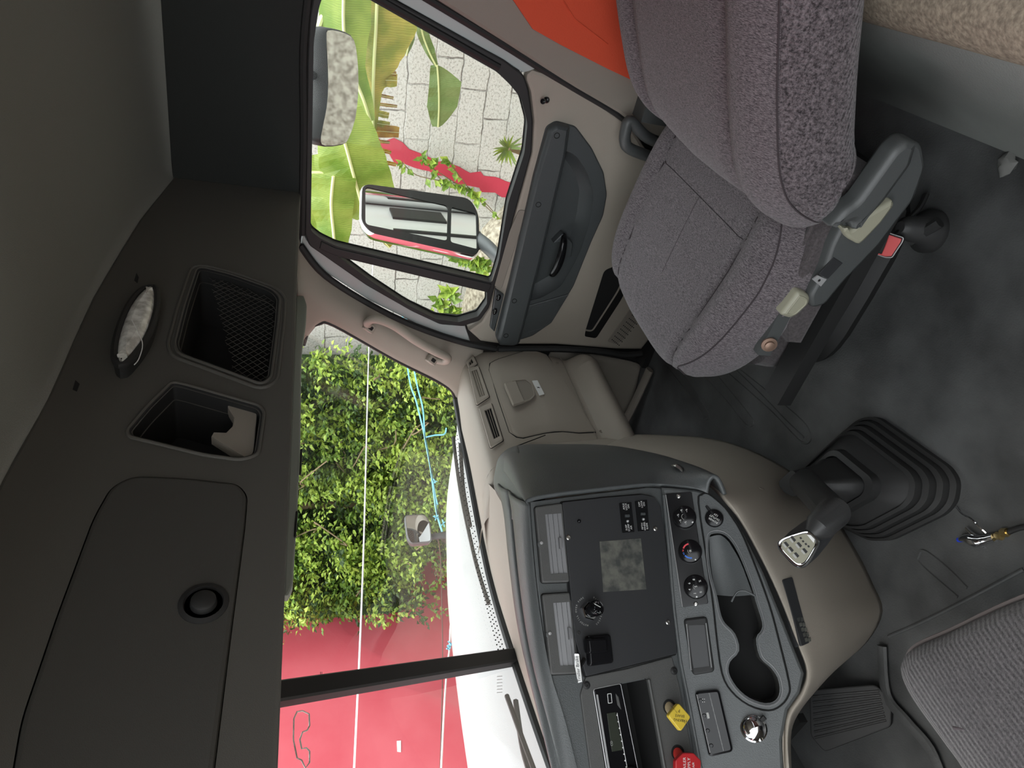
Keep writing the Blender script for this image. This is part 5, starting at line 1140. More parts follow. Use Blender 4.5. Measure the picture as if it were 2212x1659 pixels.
# ================================================================== FLOOR ITEMS
ag = thing('air_blow_gun', 'chrome air blow gun with brass fitting lying on rubber floor', 'air gun', tuple(atz(2150, 1165, 0)))
A = lambda x, y, z: atz(1960 + x / 8.778, 1060 + y / 8.778, z)
mb = MB(); mb.tube(crom([A(975, 935, .012), A(1080, 905, .016), A(1200, 925, .018), A(1330, 960, .018), A(1480, 930, .018), A(1650, 890, .018)], 4), [.003, .004, .005, .006, .007, .008, .009, .010, .011, .012, .012, .012, .012, .011, .010, .0095, .009, .008, .008, .008, .008], K['chrome'], n=12)
mb.tube([A(1340, 965, .016), A(1420, 1030, .01), A(1440, 1075, .006)], [.006, .005, .004], K['chrome'], n=8); part(mb, 'gun_body', ag)
mb = MB(); mb.tube([A(965, 935, .012), A(1060, 915, .014)], [.0045, .0055], K['blue_plastic']); part(mb, 'nozzle_tip', ag)
mb = MB(); mb.tube(crom([A(935, 300, .012), A(1020, 410, .02), A(1100, 470, .03), A(1220, 530, .04), A(1350, 670, .045), A(1490, 800, .04)], 4), .0022, K['chrome'], n=8); mb.tube([A(1110, 705, .02), A(1200, 790, .02), A(1300, 860, .02)], .003, K['chrome']); part(mb, 'trigger_lever', ag)
mb = MB(); mb.tube([A(1680, 850, .014), A(1800, 870, .014)], .007, K['brass'], n=6); mb.tube([A(1790, 800, .014), A(1900, 790, .014)], .008, K['brass'], n=6); mb.tube([A(1640, 880, .014), A(1920, 790, .014)], .005, K['brass'], n=10); part(mb, 'brass_fitting', ag)
mb = MB(); mb.tube(crom([A(1900, 795, .012), A(2060, 730, .012), A(2212, 690, .012), A(2600, 640, .010)], 5), .005, K['black'], n=10); part(mb, 'air_hose', ag)
c = atz(1705, 793, 0); mb = MB(); mb.lathe(c, (0, 0, 1), [(.0075, 0), (.0075, .001), (.006, .002), (.0045, .004), (.002, .004), (.002, .002), (0, .002)], K['steel'], 18); tag(mb.build('screw_head'), 'small round steel screw head in the black floor ahead of the seat', 'screw')
c = atz(1733, 806, 0); mb = MB(); mb.rings([[c + np.array([math.cos(t) * r * (1 + .3 * math.sin(3 * t)), math.sin(t) * r, z]) for t in np.linspace(0, 2 * math.pi, 9, endpoint=False)] for r, z in ((.006, .0), (.007, .002), (.004, .0045))], K['crumb'], cap1=True); tag(mb.build('crumb'), 'tan crumb on the black floor next to the steel screw head', 'crumb')
c = atz(2180, 355, 0.0); mb = MB(); rg = random.Random(3); mb.rings([[c + np.array([math.cos(t) * r * rg.uniform(.6, 1.2), math.sin(t) * r * rg.uniform(.6, 1.2), z + rg.uniform(0, .004)]) for t in np.linspace(0, 2 * math.pi, 12, endpoint=False)] for r, z in ((.022, .0), (.02, .005), (.010, .010))], K['scrap'], cap1=True); tag(mb.build('paper_scrap'), 'crumpled pale scrap on the floor against the bunk base', 'paper')
# mounting foot behind the seat
mb = MB(); mb.lathe(atz(2010, 500, 0), (0, 0, 1), [(.045, 0), (.045, .012), (.030, .03), (.022, .07), (.012, .08), (0, .08)], K['boot'], 24); mb.tube([atz(1965, 520, .04), atz(2030, 480, .03)], .012, K['boot']); tag(mb.build('seat_base_bracket'), 'black floor bracket beside the passenger seat base behind the red buckle', 'bracket')
# ================================================================== BUNK
bu = thing('sleeper_bunk', 'low vinyl bunk base topped with a beige carpeted mattress behind the seat', 'bunk', (1.2, 0.1, 0))
pa, pb_ = atz(1935, 232, 0), atz(2212, 345, 0)
xs_ = (1.88, 1.6, 1.2, .8, .4, -.1)
ym = lambda x: .2235 + (x - 1.025) * .056
mb = MB(); mb.grid([[(x, ym(x), 0), (x, ym(x) - .035, .06), (x, ym(x) - .085, .17), (x, ym(x) - .135, .275), (x, ym(x) - .18, .30)] for x in xs_], K['bunk_vinyl'], 4); part(mb, 'bunk_base', bu)
mb = MB(); mb.grid([[(x, ym(x) - .160, .285), (x, ym(x) - .145, .31), (x, ym(x) - .165, .36), (x, ym(x) - .24, .385), (x, ym(x) - .6, .39), (x, ym(x) - .9, .39)] for x in xs_], K['carpet'], 4); part(mb, 'mattress', bu)
# ================================================================== OUTSIDE
XW = 5.6; YR = 6.2
# ground: yard with a rubble bank against the block wall
def gz(x, y):
    b = max(0, min(1, (x - 3.6) / (XW - 3.6))); b = b * b * (3 - 2 * b)
    return -1.25 + b * (.80 + .13 * max(-1, min(1.5, (y - 2.4) / 1.2)) * .5 + (.12 if y > 2.5 else 0)) + .02 * math.sin(7 * x + 3 * y) * math.cos(5 * y)
rg = random.Random(5)
mb = MB(); rows = [[np.array([x, y, gz(x, y) + rg.uniform(-.012, .012)]) for x in np.linspace(-14, XW + .05, 90)] for y in np.linspace(-14, YR + .3, 90)]
mb.rings(rows, K['rubble'], closed=False); struct(mb.build('ground'))
FW = Frame((XW, 0, 0), (0, -1, 0), (-1, 0, 0), (0, 0, 1))
mb = MB(); mb.box((XW + .1, -3.5, .6), .2, 20.2, 4.0, K['block']); struct(mb.build('wall_block'))
# painted red stripe on the block wall
st_l = [(780, 270), (800, 285), (825, 300), (850, 300), (880, 318), (905, 330), (930, 338), (960, 350), (990, 357), (1020, 370), (1045, 378), (1070, 376), (1072, 388), (1105, 395), (1140, 408)]
st_r = [(1140, 440), (1105, 428), (1085, 420), (1065, 416), (1045, 412), (1030, 410), (1000, 396), (970, 388), (940, 376), (915, 365), (890, 362), (870, 356), (850, 352), (838, 330), (815, 318), (780, 306)]
mb = MB(); rg = random.Random(9); pp = densify(FW.pts(st_l + st_r), .05); pp = [(a + rg.uniform(-.024, .024), b + rg.uniform(-.02, .02)) for a, b in pp]
mb.plate(FW, pp, .002, .008, K['redpaint']); tag(mb.build('painted_stripe'), 'red painted stripe running down the whitewashed block wall', 'painted stripe')
mb = MB(); mb.box((-3.5, YR + .1, 1.0), 20, .2, 4.8, K['redwall']); struct(mb.build('wall_front_yard'))
FR = Frame((0, YR - .001, 0), (1, 0, 0), (0, -1, 0), (0, 0, 1))
mb = MB(); mb.plate(FR, FR.pts([(857, 1601), (866, 1600), (866, 1625), (858, 1624)]), 0, .004, K['white_label']); tag(mb.build('plaster_patch'), 'small chipped white patch on the red wall', 'patch')
# ---- foliage
def leafverts(rg, c, d, s, up):
    d = np.array(d); d /= np.linalg.norm(d); sd = np.cross(d, up); sd /= (np.linalg.norm(sd) + 1e-9); n = np.cross(sd, d)
    w_ = s * rg.uniform(.24, .36); k = rg.uniform(.05, .2) * s
    return [c, c + d * s * .4 + sd * w_ + n * k, c + d * s * .45 - n * k * .2, c + d * s * .4 - sd * w_ + n * k, c + d * s + -n * k * .6]
def foliage(name, sprays, leaf, mats, seed, per=16, length=.35):
    rg = random.Random(seed); mb = MB(); VV = []; FF = []; MM = []
    for m_ in mats: mb.mi(m_)
    for p, dr_, mk in sprays:
        d = np.array(dr_, float); d /= np.linalg.norm(d)
        for i in range(per):
            t = (i + rg.random()) / per; c = p + d * length * t + np.array([rg.gauss(0, .02) for _ in range(3)]) + np.array([0, 0, -.18 * t * t * length])
            sgn = 1 if i % 2 else -1; side = np.cross(d, [0, 0, 1]); ld = d * .6 + side * sgn * rg.uniform(.5, 1.1) + np.array([rg.gauss(0, .3), rg.gauss(0, .3), rg.gauss(-.25, .3)])
            up = np.array([rg.gauss(0, .4) - .4, rg.gauss(0, .4) - .6, 1.0])
            V = leafverts(rg, c, ld, leaf * rg.uniform(.7, 1.25), up); b = len(mb.v); mb.v += [tuple(v) for v in V]
            mi = mk if rg.random() < .8 else rg.randrange(len(mats))
            for f in ((0, 1, 2), (0, 2, 3), (1, 4, 2), (2, 4, 3)): mb.f.append(tuple(b + k for k in f)); mb.m.append(mi)
    return mb
rg = random.Random(11)
path = [np.array(p) for p in [(5.20, 3.76), (5.06, 4.5), (4.9, 5.1), (4.45, 5.55), (3.95, 5.85)]]
sprays = []
lump = lambda a, b: math.sin(a * 4.1 + b * 2.3) * .5 + math.sin(a * 7.7 - b * 5.1 + 1) * .3 + math.sin(b * 9 + a * 3) * .2
for i in range(3400):
    t = rg.random() ** .9 * 4; k = min(int(t), 3); c = lerp(path[k], path[k + 1], t - k); z = rg.uniform(-.95, 2.5)
    endt = t / 4
    if endt > .80 and z < .9 and rg.random() < (endt - .8) * 4.5 * (.9 - z) * .9: continue
    if endt > .55 and z < -.1 and rg.random() < .6: continue
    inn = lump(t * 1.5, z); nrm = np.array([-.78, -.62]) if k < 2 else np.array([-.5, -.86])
    p2 = c + nrm * (inn * .22 + rg.uniform(-.18, .12)); mk = 1 if inn > .0 else (2 if inn < -.40 else 0)  # bulges get light leaves, hollows dark ones: shade put into the colour
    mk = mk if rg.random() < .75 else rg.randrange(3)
    p = np.array([p2[0], p2[1], z]); sprays.append((p, (nrm[0] + rg.gauss(0, .6), nrm[1] + rg.gauss(0, .6), rg.gauss(.1, .5)), mk))
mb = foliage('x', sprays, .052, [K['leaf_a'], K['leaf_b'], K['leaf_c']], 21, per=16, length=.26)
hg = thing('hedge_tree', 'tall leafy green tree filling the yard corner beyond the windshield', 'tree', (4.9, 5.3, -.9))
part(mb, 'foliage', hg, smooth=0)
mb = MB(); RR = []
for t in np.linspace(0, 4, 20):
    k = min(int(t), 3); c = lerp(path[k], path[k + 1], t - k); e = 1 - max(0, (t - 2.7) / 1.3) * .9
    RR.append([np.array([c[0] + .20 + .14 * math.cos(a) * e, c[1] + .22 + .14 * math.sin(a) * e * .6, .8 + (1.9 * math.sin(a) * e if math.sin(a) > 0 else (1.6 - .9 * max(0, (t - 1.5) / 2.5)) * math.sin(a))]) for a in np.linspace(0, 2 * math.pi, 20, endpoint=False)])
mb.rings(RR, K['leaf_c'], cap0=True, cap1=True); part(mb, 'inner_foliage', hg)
mb = MB(); rg = random.Random(4)
for i in range(26):
    p = np.array([rg.uniform(4.3, 5.2), 0, rg.uniform(-.6, 1.6)]); k = rg.random() * 3.5; kk = int(k); c = lerp(path[kk], path[kk + 1], k - kk); p[:2] = c + np.array([-.05, -.05]); P = [p]
    for j in range(4): P.append(P[-1] + np.array([rg.gauss(-.06, .08), rg.gauss(-.06, .08), rg.gauss(.03, .1)]))
    mb.tube(crom(P, 3), .006, K['bark'], n=5)
mb.tube([(4.95, 5.4, -1.2), (4.9, 5.3, .2), (4.8, 5.25, 1.5)], [.07, .05, .03], K['bark']); part(mb, 'branches', hg)
# hanging shoots at the hedge end
def vine(name, L, xx, seed, label, leaf=.05, per=26, m3=None, ax=0):
    rg = random.Random(seed); v = thing(name, label, 'plant', tuple(at(L[0][0][0], L[0][0][1], ax, xx)))
    mb = MB(); fo = MB(); ms = m3 or [K['leaf_b'], K['leaf_a'], K['leaf_b']]
    for m_ in ms: fo.mi(m_)
    for pl in L:
        P = crom([at(a, b, ax, xx) for a, b in pl], 8); mb.tube(P, .004, K['bark'], n=5)
        for i in range(per):
            c = P[rg.randrange(len(P))] + np.array([-.01, 0, 0]); d = np.array([rg.gauss(-.5, .4), rg.gauss(0, .8), rg.gauss(.2, .7)])
            V = leafverts(rg, c, d, leaf * rg.uniform(.6, 1.3), np.array([-1, -.3, .6])); b = len(fo.v); fo.v += [tuple(q) for q in V]; mi = rg.randrange(len(ms))
            for f in ((0, 1, 2), (0, 2, 3), (1, 4, 2), (2, 4, 3)): fo.f.append(tuple(b + k for k in f)); fo.m.append(mi)
    part(mb, 'stem', v); part(fo, 'foliage', v, smooth=0); return v
vine('climbing_vine', [[(1100, 500), (1050, 440), (1000, 402), (960, 392), (900, 378), (868, 350)], [(1075, 470), (1020, 420), (960, 380), (915, 350), (915, 330)], [(1000, 405), (950, 385), (930, 345)], [(1030, 430), (985, 370), (968, 345)]], XW - .12, 3, 'thin yellow-green vine straggling up the block wall beside the red stripe', .07, 22)
vine('leafy_shrub', [[(1000, 702), (975, 670), (955, 655), (945, 645)], [(1010, 700), (985, 685), (960, 690), (925, 675)], [(990, 700), (970, 640), (972, 625)], [(1000, 710), (960, 690), (935, 700)]], 5.2, 5, 'bushy light green shrub at the foot of the block wall', .10, 34)
vine('small_shrub', [[(1050, 575), (1020, 560), (990, 555)], [(1052, 580), (1030, 572), (1005, 565)], [(1045, 575), (1035, 555), (1012, 560)]], 5.2, 6, 'small bright green weed below the side mirror by the rubble', .09, 22)
# spiky rosette
sp_ = thing('spiky_plant', 'small spiky rosette plant growing out of the block wall', 'plant', tuple(atx(1100, 335, 5.4)))
rg = random.Random(8); mb = MB(); c0 = atx(1098, 320, 5.4)
for i in range(26):
    a = rg.uniform(0, 2 * math.pi); d = np.array([-.5, math.cos(a), .15 + math.sin(a)]); d /= np.linalg.norm(d); l_ = rg.uniform(.10, .19); sd = np.cross(d, [-1, 0, 0]); sd /= np.linalg.norm(sd)
    P = [c0 + d * l_ * t + np.array([-.1, 0, -.12]) * l_ * t * t for t in (0, .35, .7, 1)]
    b = len(mb.v); mb.add([P[0] - sd * .006, P[0] + sd * .006, P[1] - sd * .011, P[1] + sd * .011, P[2] - sd * .007, P[2] + sd * .007, P[3]], [(0, 1, 3, 2), (2, 3, 5, 4), (4, 5, 6)], K['banana_dull'] if i % 3 else K['banana'])
part(mb, 'leaves', sp_, smooth=0); mb = MB(); mb.tube([c0, atx(1125, 330, 5.5)], .02, K['bark']); part(mb, 'stem', sp_)
# ---- banana plants
def bleaf(mb, mid, wl, wr, x, mt, seed, tatter=0, bow=.06, mr=.010):
    # midrib pixels, half widths (pixels) each side; the blade stands at distance x
    rg = random.Random(seed); M_ = crom([np.array(m_ + (0,), float) for m_ in mid], 5); n = len(M_)
    WL = np.interp(np.linspace(0, 1, n), np.linspace(0, 1, len(wl)), wl); WR = np.interp(np.linspace(0, 1, n), np.linspace(0, 1, len(wr)), wr); RR = []
    for i, m_ in enumerate(M_):
        d = M_[min(i + 1, n - 1)] - M_[max(i - 1, 0)]; d /= np.linalg.norm(d) + 1e-9; nn = np.array([-d[1], d[0]])
        row = []
        tl = rg.uniform(1 - tatter, 1); trr = rg.uniform(1 - tatter, 1)
        for s in (-1, -.66, -.33, 0, .33, .66, 1):
            w_ = (WL[i] * tl if s < 0 else WR[i] * trr) * s
            q = at(m_[0] + nn[0] * w_, m_[1] + nn[1] * w_, 0, x - bow * (1 - abs(s)) - .02 * math.sin(i * 1.3) * abs(s)); row.append(q)
        RR.append(row)
    mb.rings(RR, mt, closed=False); mb.tube([r[3] + np.array([-.004, 0, 0]) for r in RR], mr, K['midrib'], n=6)
bpn = thing('banana_plant', 'banana plant with broad green and browning leaves against the block wall', 'banana plant', (4.7, 1.3, -.7))
def BL(mid, wl, wr, x, mt, seed, **k):
    mb = MB(); bleaf(mb, mid, wl, wr, x, K[mt], seed, **k); part(mb, 'leaf', bpn, smooth=0)
BL([(816, -60), (812, 60), (808, 130), (806, 200), (806, 300), (806, 380)], [95, 90, 60, 20, 5, 3], [45, 45, 47, 4, 2, 2], 4.6, 'banana_yellow', 1, bow=.10, tatter=.06)
BL([(745, -80), (742, 60), (760, 150), (785, 215), (800, 262)], [60, 60, 30, 20, 10], [60, 50, 50, 32, 6], 4.45, 'banana', 2, bow=.1)
BL([(720, 240), (745, 310), (762, 372), (778, 430), (790, 470)], [60, 75, 80, 80, 50], [40, 64, 72, 55, 20], 4.3, 'banana', 4, bow=.08, tatter=.05)
BL([(640, 375), (690, 372), (735, 378), (770, 382)], [30, 40, 40, 8], [90, 145, 130, 60], 4.35, 'banana', 5, bow=.03)
BL([(720, 380), (715, 440), (720, 500), (726, 560)], [50, 50, 40, 15], [46, 44, 30, 12], 4.2, 'banana', 6, bow=.05)
BL([(905, 20), (912, 70), (926, 110), (944, 146)], [8, 14, 14, 3], [10, 12, 8, 2], 4.7, 'banana_dull', 7, bow=.02, mr=.006)
BL([(944, 140), (947, 180), (948, 230), (946, 274)], [-0, 50, 40, 4], [14, 20, 26, 12], 4.7, 'banana_dull', 8, bow=.03, mr=.006)
BL([(870, 0), (880, 50), (884, 85), (878, 120)], [8, 14, 12, 1], [10, 12, 10, 1], 4.9, 'banana_dull', 9, bow=.02, mr=.005)
for i, (a, b, c, d, w_, mt) in enumerate([(804, 172, 858, 174, 17, 'banana_yellow'), (808, 156, 856, 160, 7, 'banana_brown'), (812, 204, 850, 212, 4, 'banana_brown'), (812, 224, 858, 230, 4, 'banana_brown'), (812, 244, 840, 250, 8, 'banana_yellow'), (790, 281, 862, 286, 15, 'banana_brown'), (800, 264, 842, 270, 8, 'banana_yellow'), (806, 304, 842, 308, 4, 'banana_brown'), (815, 322, 845, 330, 5, 'banana_brown'), (822, 348, 856, 356, 5, 'banana_brown')]):
    BL([(a, b), ((a + c) / 2, (b + d) / 2), (c, d)], [w_ * .8, w_, w_ * .85], [w_ * .8, w_, w_ * .8], 4.62, mt, 30 + i, bow=.02, mr=.002, tatter=.12)
BL([(800, 475), (812, 500), (828, 520), (842, 535)], [8, 10, 12, 8], [2, 2, 4, 2], 4.9, 'banana_yellow', 50, bow=.01, mr=.004)
mb = MB(); mb.tube(crom([(4.7, .2, -.75), (4.7, .25, .2), (4.68, .5, 1.0), (4.6, .9, 1.6)], 5), [.11, .1, .09, .08, .08] + [.06] * 11, K['banana_dull'], n=12); part(mb, 'stem', bpn)
mb = MB(); mb.tube(crom([(4.6, .9, 1.6), atx(800, 20, 4.6), atx(806, 120, 4.6)], 5), .02, K['midrib']); mb.tube(crom([(4.68, .5, 1.0), atx(650, 180, 4.3), atx(700, 240, 4.3)], 5), .016, K['midrib']); part(mb, 'leaf_stalk', bpn)
# ---- cords strung across the yard
def cord(name, pts, y, r, mt, label, cat='cord', pre=[]):
    mb = MB(); mb.tube(crom(pre + [aty(a, b, yy) for (a, b), yy in zip(pts, y)], 6), r, mt, n=6); tag(mb.build(name), label, cat)
cord('clothesline', [(797, 745), (785, 1200), (765, 1659), (760, 1750)], [3.6, 3.7, 3.8, 3.85], .0060, K['rope_white'], 'white clothesline running straight across the yard in front of the hedge', pre=[atx(806, 560, 5.55)])
cord('dark_wire', [(940, 1150), (951, 1200), (956, 1420), (951, 1659), (948, 1750)], [5.0, 5.0, 5.1, 5.2, 5.2], .005, K['wire'], 'thin dark wire stretched low in front of the red wall')
mb = MB(); yb = 3.55
for L in ([(860, 560), (880, 790), (900, 870), (918, 945), (935, 1040), (945, 1120)], [(862, 580), (895, 800), (913, 880), (918, 945), (930, 1010), (942, 1100), (955, 1148)], [(918, 945), (940, 940), (960, 938), (964, 925)], [(945, 1090), (940, 1070), (934, 1040)]):
    mb.tube(crom([aty(a, b, yb) for a, b in L], 6), .0065, K['rope_blue'], n=5)
for a, b in [(940, 1040), (942, 1118), (958, 1130)]:
    for k in range(5): mb.tube([aty(a, b, yb), aty(a + rg.uniform(-6, 6), b + rg.uniform(-8, 8), yb - .02)], .004, K['rope_blue'], n=4)
tag(mb.build('blue_twine'), 'knotted light blue twine hanging in front of the hedge', 'twine')
mb = MB(); mb.tube(crom([aty(a, b, 5.0) for a, b in [(978, 1322), (973, 1352), (971, 1400), (966, 1440), (960, 1520), (953, 1659), (948, 1740)]], 6), .0075, K['rope_white'], n=6)
for a, b in [(978, 1325), (975, 1392), (970, 1400)]:
    for k in range(9): mb.tube([aty(a, b, 5.0), aty(a + rg.uniform(-7, 7), b + rg.uniform(-9, 9), 4.97)], .006, K['rope_blue'], n=4)
tag(mb.build('frayed_cord'), 'pale cord with frayed blue knots in front of the red wall', 'cord')
# ---- truck hood with cowl and wipers
hd_ = thing('truck_hood', 'white sloping truck hood beyond the windshield', 'hood', (1.0, 2.6, -.2))
Hs = [[(2.10, 1.70, .56), (2.14, 2.2, .52), (2.13, 2.7, .43), (2.06, 3.25, .31)], [(1.98, 1.88, .60), (1.98, 2.4, .56), (1.94, 2.9, .46), (1.85, 3.30, .33)],
      [(1.60, 1.98, .63), (1.60, 2.5, .575), (1.60, 3.0, .46), (1.60, 3.35, .33)], [(1.1, 2.02, .645), (1.1, 2.5, .59), (1.1, 3.0, .47), (1.15, 3.36, .335)], [(.6, 1.95, .64), (.6, 2.5, .58), (.62, 3.0, .46), (.7, 3.32, .32)], [(.0, 1.80, .60), (0, 2.4, .54), (.05, 2.9, .42), (.2, 3.25, .27)]]
side = [(2.14, 1.72, .1), (2.18, 2.2, .1), (2.17, 2.7, .0), (2.08, 3.3, -.1)]
frontc = [[p + np.array([0, .10, -.28]) for p in [np.array(r[-1])]][0] for r in Hs]
mb = MB(); mb.grid([side] + Hs, K['white_paint'], 6); mb.grid([[np.array(r[-1]), np.array(r[-1]) + [0, .06, -.10], np.array(r[-1]) + [0, .08, -.6]] for r in Hs], K['white_paint'], 5); part(mb, 'hood_panel', hd_, smooth=60)
mb = MB(); mb.grid([[np.array(b) + [0, .02, -.02], np.array(b) + [0, .13, -.035 + .01], c] for b, c in zip(WB, [(2.0, 1.84, .605), (1.65, 1.96, .635), (1.3, 2.01, .647), (1.05, 2.02, .650), (.6, 1.96, .645), (-.05, 1.80, .605)])], K['cowl'], 5); part(mb, 'cowl_panel', hd_)
def wiper(L, label, xy):
    wp = thing('wiper', label, 'wiper', tuple(xy))
    P = [lerp(lerp(WB[k], WB[k + 1], f), lerp(WT[k], WT[k + 1], f), v) + np.array([0, .035, 0]) for k, f, v in L]
    mb = MB(); mb.tube(crom(P, 6), .006, K['black'], n=6); part(mb, 'wiper_blade', wp)
    mb = MB(); mb.tube(crom([P[0] + [0, .03, -.03], lerp(P[0], P[-1], .3) + [0, .035, -.008], lerp(P[0], P[-1], .55) + [0, .02, 0]], 6), .007, K['black'], n=6)
    part(mb, 'wiper_arm', wp)
wiper([(0, .45, .05), (1, .1, .065), (1, .8, .05), (2, .3, .03)], 'black wiper lying at the foot of the passenger half of the windshield', (1.5, 1.7, .6))
wiper([(3, .25, .07), (3, .6, .06), (3, .95, .05), (4, .3, .05)], 'black wiper at the foot of the driver half of the windshield', (.7, 1.6, .6))
# ---- mirrors
def rim_mirror(fr, outer, inner, depth, shell, name, root, rim=K['black']):
    mb = MB(); o = outer; i = inner; c = np.mean(np.array(o), 0)
    sc = lambda s: [(c[0] + (q[0] - c[0]) * s, c[1] + (q[1] - c[1]) * s) for q in o]
    mb.rings([[fr.P(*q, .0) for q in inset(o, .002)], [fr.P(*q, -.010) for q in o], [fr.P(*q, -depth * .6) for q in sc(.97)], [fr.P(*q, -depth) for q in sc(.8)]], shell, cap1=True)
    part(mb, 'mirror_shell', root, smooth=60)
    mb = MB(); mb.plate(fr, o, -.006, .001, rim, .001, holes=[i], back=False); part(mb, 'mirror_frame', root)
nm = np.array([-.62, -.785, .02]); nm /= np.linalg.norm(nm)
exm = np.cross(np.array([0, 0, 1.]), nm); exm /= np.linalg.norm(exm); FM = Frame((2.42, 1.13, .8), exm, nm, np.cross(nm, exm))
mm = thing('side_mirror', 'tall chrome-backed side mirror with two glasses outside the passenger window', 'mirror', (2.42, 1.13, .5))
mo = rnd(FM.pts([(782, 396), (1015, 428), (1034, 462), (1036, 540), (1026, 552), (800, 502), (780, 478)]), .035)
m1 = rnd(FM.pts([(788, 402), (969, 444), (967, 522), (788, 486)]), .018); m2 = rnd(FM.pts([(974, 446), (1030, 460), (1032, 540), (972, 524)]), .012)
rim_mirror(FM, mo, [], .09, K['chrome'], 'x', mm) if 0 else None
mb = MB(); c = np.mean(np.array(mo), 0); sc = lambda s: [(c[0] + (q[0] - c[0]) * s, c[1] + (q[1] - c[1]) * s) for q in mo]
mb.rings([[FM.P(*q, 0) for q in inset(mo, .003)], [FM.P(*q, -.012) for q in inset(mo, -.006)], [FM.P(*q, -.06) for q in sc(1.0)], [FM.P(*q, -.10) for q in sc(.8)]], K['chrome'], cap1=True); part(mb, 'mirror_shell', mm, smooth=60)
mb = MB(); mb.plate(FM, mo, -.008, .002, K['black'], .002, holes=[m1, m2], back=False); part(mb, 'mirror_frame', mm)
mb = MB(); mb.plate(FM, inset(m1, -.001), -.006, -.003, K['mirror']); part(mb, 'mirror_glass', mm, smooth=0)
# lower wide angle glass, slightly domed
def dome(fr, poly, h0, rise, mt, root, name='mirror_glass'):
    c = np.mean(np.array(poly), 0); RR = []
    for s in (1, .85, .65, .4, .15, .01): RR.append([fr.P(c[0] + (q[0] - c[0]) * s, c[1] + (q[1] - c[1]) * s, h0 + rise * (1 - s * s)) for q in poly])
    mb = MB(); mb.plate(fr, poly, h0, h0 + .002, mt); return part(mb, name, root, smooth=0)
dome(FM, inset(m2, -.001), -.006, .003, K['mirror'], mm)
mb = MB(); a = FM.P(*FM.pix(1035, 505), -.04); mb.tube(crom([a, atx(1065, 545, 2.25), atx(1100, 600, 2.02), (2.0, 1.32, .45)], 5), [.035, .03, .03, .03, .03, .03, .03, .03, .03, .03, .03, .03, .03, .03, .03, .03], K['door_grey'], n=12, flat=.5); part(mb, 'mirror_arm', mm)
lk = thing('look_down_mirror', 'wide convex look-down mirror mounted above the passenger window', 'mirror', (2.15, .68, 1.22))
nl = np.array([-.62, .18, -.45]); nl /= np.linalg.norm(nl)
nl = np.array([-.70, -.15, -.69]); nl /= np.linalg.norm(nl); exl = np.cross(np.array([0, 0, 1.]), nl); exl /= np.linalg.norm(exl); FLK = Frame((2.18, .68, 1.15), exl, nl, np.cross(nl, exl))
lo_ = [tuple(q) for q in crom(FLK.pts([(704, 62), (730, 64), (757, 76), (768, 100), (773, 150), (773, 200), (767, 255), (752, 300), (738, 313), (700, 317), (688, 306), (692, 275), (701, 230), (704, 180), (702, 120), (700, 80)]), 2, True)]
mb = MB(); c = np.mean(np.array(lo_), 0); sc = lambda s, dx=0: [(c[0] + (q[0] - c[0]) * s, c[1] + .0 + dx + (q[1] - c[1]) * s) for q in lo_]
mb.rings([[FLK.P(*q, .004) for q in inset(lo_, .003)], [FLK.P(*q, 0) for q in lo_], [FLK.P(*q, -.03) for q in sc(1.0, .012)], [FLK.P(*q, -.07) for q in sc(.75, .02)]], K['pane_black'], cap1=True); part(mb, 'mirror_shell', lk, smooth=60)
dome(FLK, inset(lo_, .004), .003, .005, K['mirror'], lk)
for yb_ in (.60, .78):
    mb = MB(); mb.tube([(2.22, yb_, 1.18), (2.10, yb_, 1.29), (1.98, yb_, 1.30)], .012, K['black']); part(mb, 'mirror_bracket', lk)
fm_ = thing('fender_mirror', 'small round-cornered hood mirror on a black stalk over the truck hood', 'mirror', tuple(aty(985, 1160, 2.45)))
nf = np.array([-.45, -.87, .1]); nf /= np.linalg.norm(nf); exf = np.cross(np.array([0, 0, 1.]), nf); exf /= np.linalg.norm(exf); FF_ = Frame(aty(903, 1142, 2.45), exf, nf, np.cross(nf, exf))
fo_ = rnd(FF_.pts([(874, 1113), (918, 1111), (928, 1128), (933, 1170), (888, 1174), (880, 1160)]), .02)
mb = MB(); c = np.mean(np.array(fo_), 0); mb.rings([[FF_.P(*q, .0) for q in inset(fo_, .002)], [FF_.P(*q, -.008) for q in inset(fo_, -.003)], [FF_.P(*q, -.07) for q in fo_], [FF_.P(c[0] + (q[0] - c[0]) * .75, c[1] + (q[1] - c[1]) * .75, -.10) for q in fo_]], K['door_grey'], cap1=True); part(mb, 'mirror_shell', fm_, smooth=60)
dome(FF_, inset(fo_, .003), -.001, .005, K['mirror'], fm_)
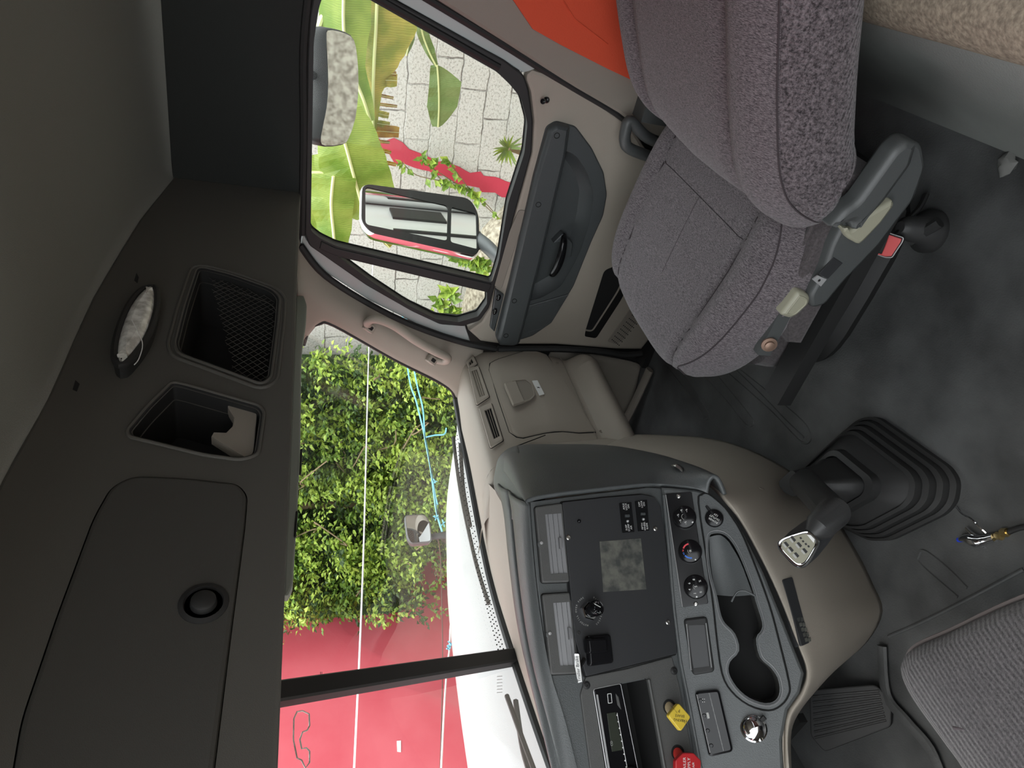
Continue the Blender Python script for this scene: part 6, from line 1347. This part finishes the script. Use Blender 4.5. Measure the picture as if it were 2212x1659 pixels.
mb = MB(); a = FF_.P(*FF_.pix(930, 1155), -.05); mb.tube(crom([a, aty(960, 1157, 2.48), aty(1000, 1160, 2.5), aty(1012, 1160, 2.5)], 5), .015, K['pane_black'], n=12); part(mb, 'mirror_stalk', fm_)
# ---- what the mirrors see: the truck's own flank
fk = thing('truck_flank', 'white sleeper side with chrome tank seen in the side mirror', 'truck body', (2.05, -1.6, -1.2))
mb = MB(); mb.box((2.0, -1.2, .35), .06, 1.9, 1.2, K['white_paint']); mb.box((2.035, -.5, .3), .02, .03, .9, K['black']); mb.box((2.035, -1.0, .55), .02, .3, .35, K['black']); part(mb, 'sleeper_side', fk)
mb = MB(); mb.tube([(1.85, -.4, -.75), (1.85, -1.9, -.75)], .30, K['chrome'], n=32); part(mb, 'fuel_tank', fk)
for k in range(3):
    mb = MB(); mb.box((2.12, -.9, -.35 - .28 * k), .22, .8, .03, K['steel']); part(mb, 'step', fk)
mb = MB(); mb.tube([(2.1, -1.3, -.9), (2.1, -1.3, 1.9)], .07, K['chrome'], n=20); part(mb, 'exhaust_stack', fk)
mb = MB(); mb.box((2.0, .35, -.05), .07, 1.5, .55, K['white_paint']); mb.box((2.0, .35, -.60), .07, 1.2, .4, K['white_paint']); part(mb, 'door_skin', fk)
# roof shell and body over the cab so daylight enters only by glass and the open driver side
rf = MB(); rf.box((.95, -.2, 1.80), 2.06, 2.7, .03, K['white_paint']); rf.box((.95, 1.31, 1.50), 2.0, .56, .40, K['white_paint']); struct(rf.build('roof_shell'))

rg = random.Random(77); sprays = []
for i in range(420):
    p = np.array([rg.uniform(2.6, 5.2), rg.uniform(-5.2, -4.6), rg.uniform(-1.1, 2.2)]); sprays.append((p, (rg.gauss(0, .6), 1, rg.gauss(.1, .5)), rg.randrange(3)))
mb = foliage('x', sprays, .13, [K['leaf_a'], K['leaf_b'], K['leaf_c']], 5, per=10, length=.4); tag(mb.build('rear_shrub', smooth=0), 'green shrub at the back of the yard, seen only in the side mirror', 'shrub')
mb = MB(); mb.box((-1.0, -7.1, .4), 16, .2, 3.6, K['block']); struct(mb.build('wall_sky_blocker'))  # added behind the truck to block white sky in the side mirror
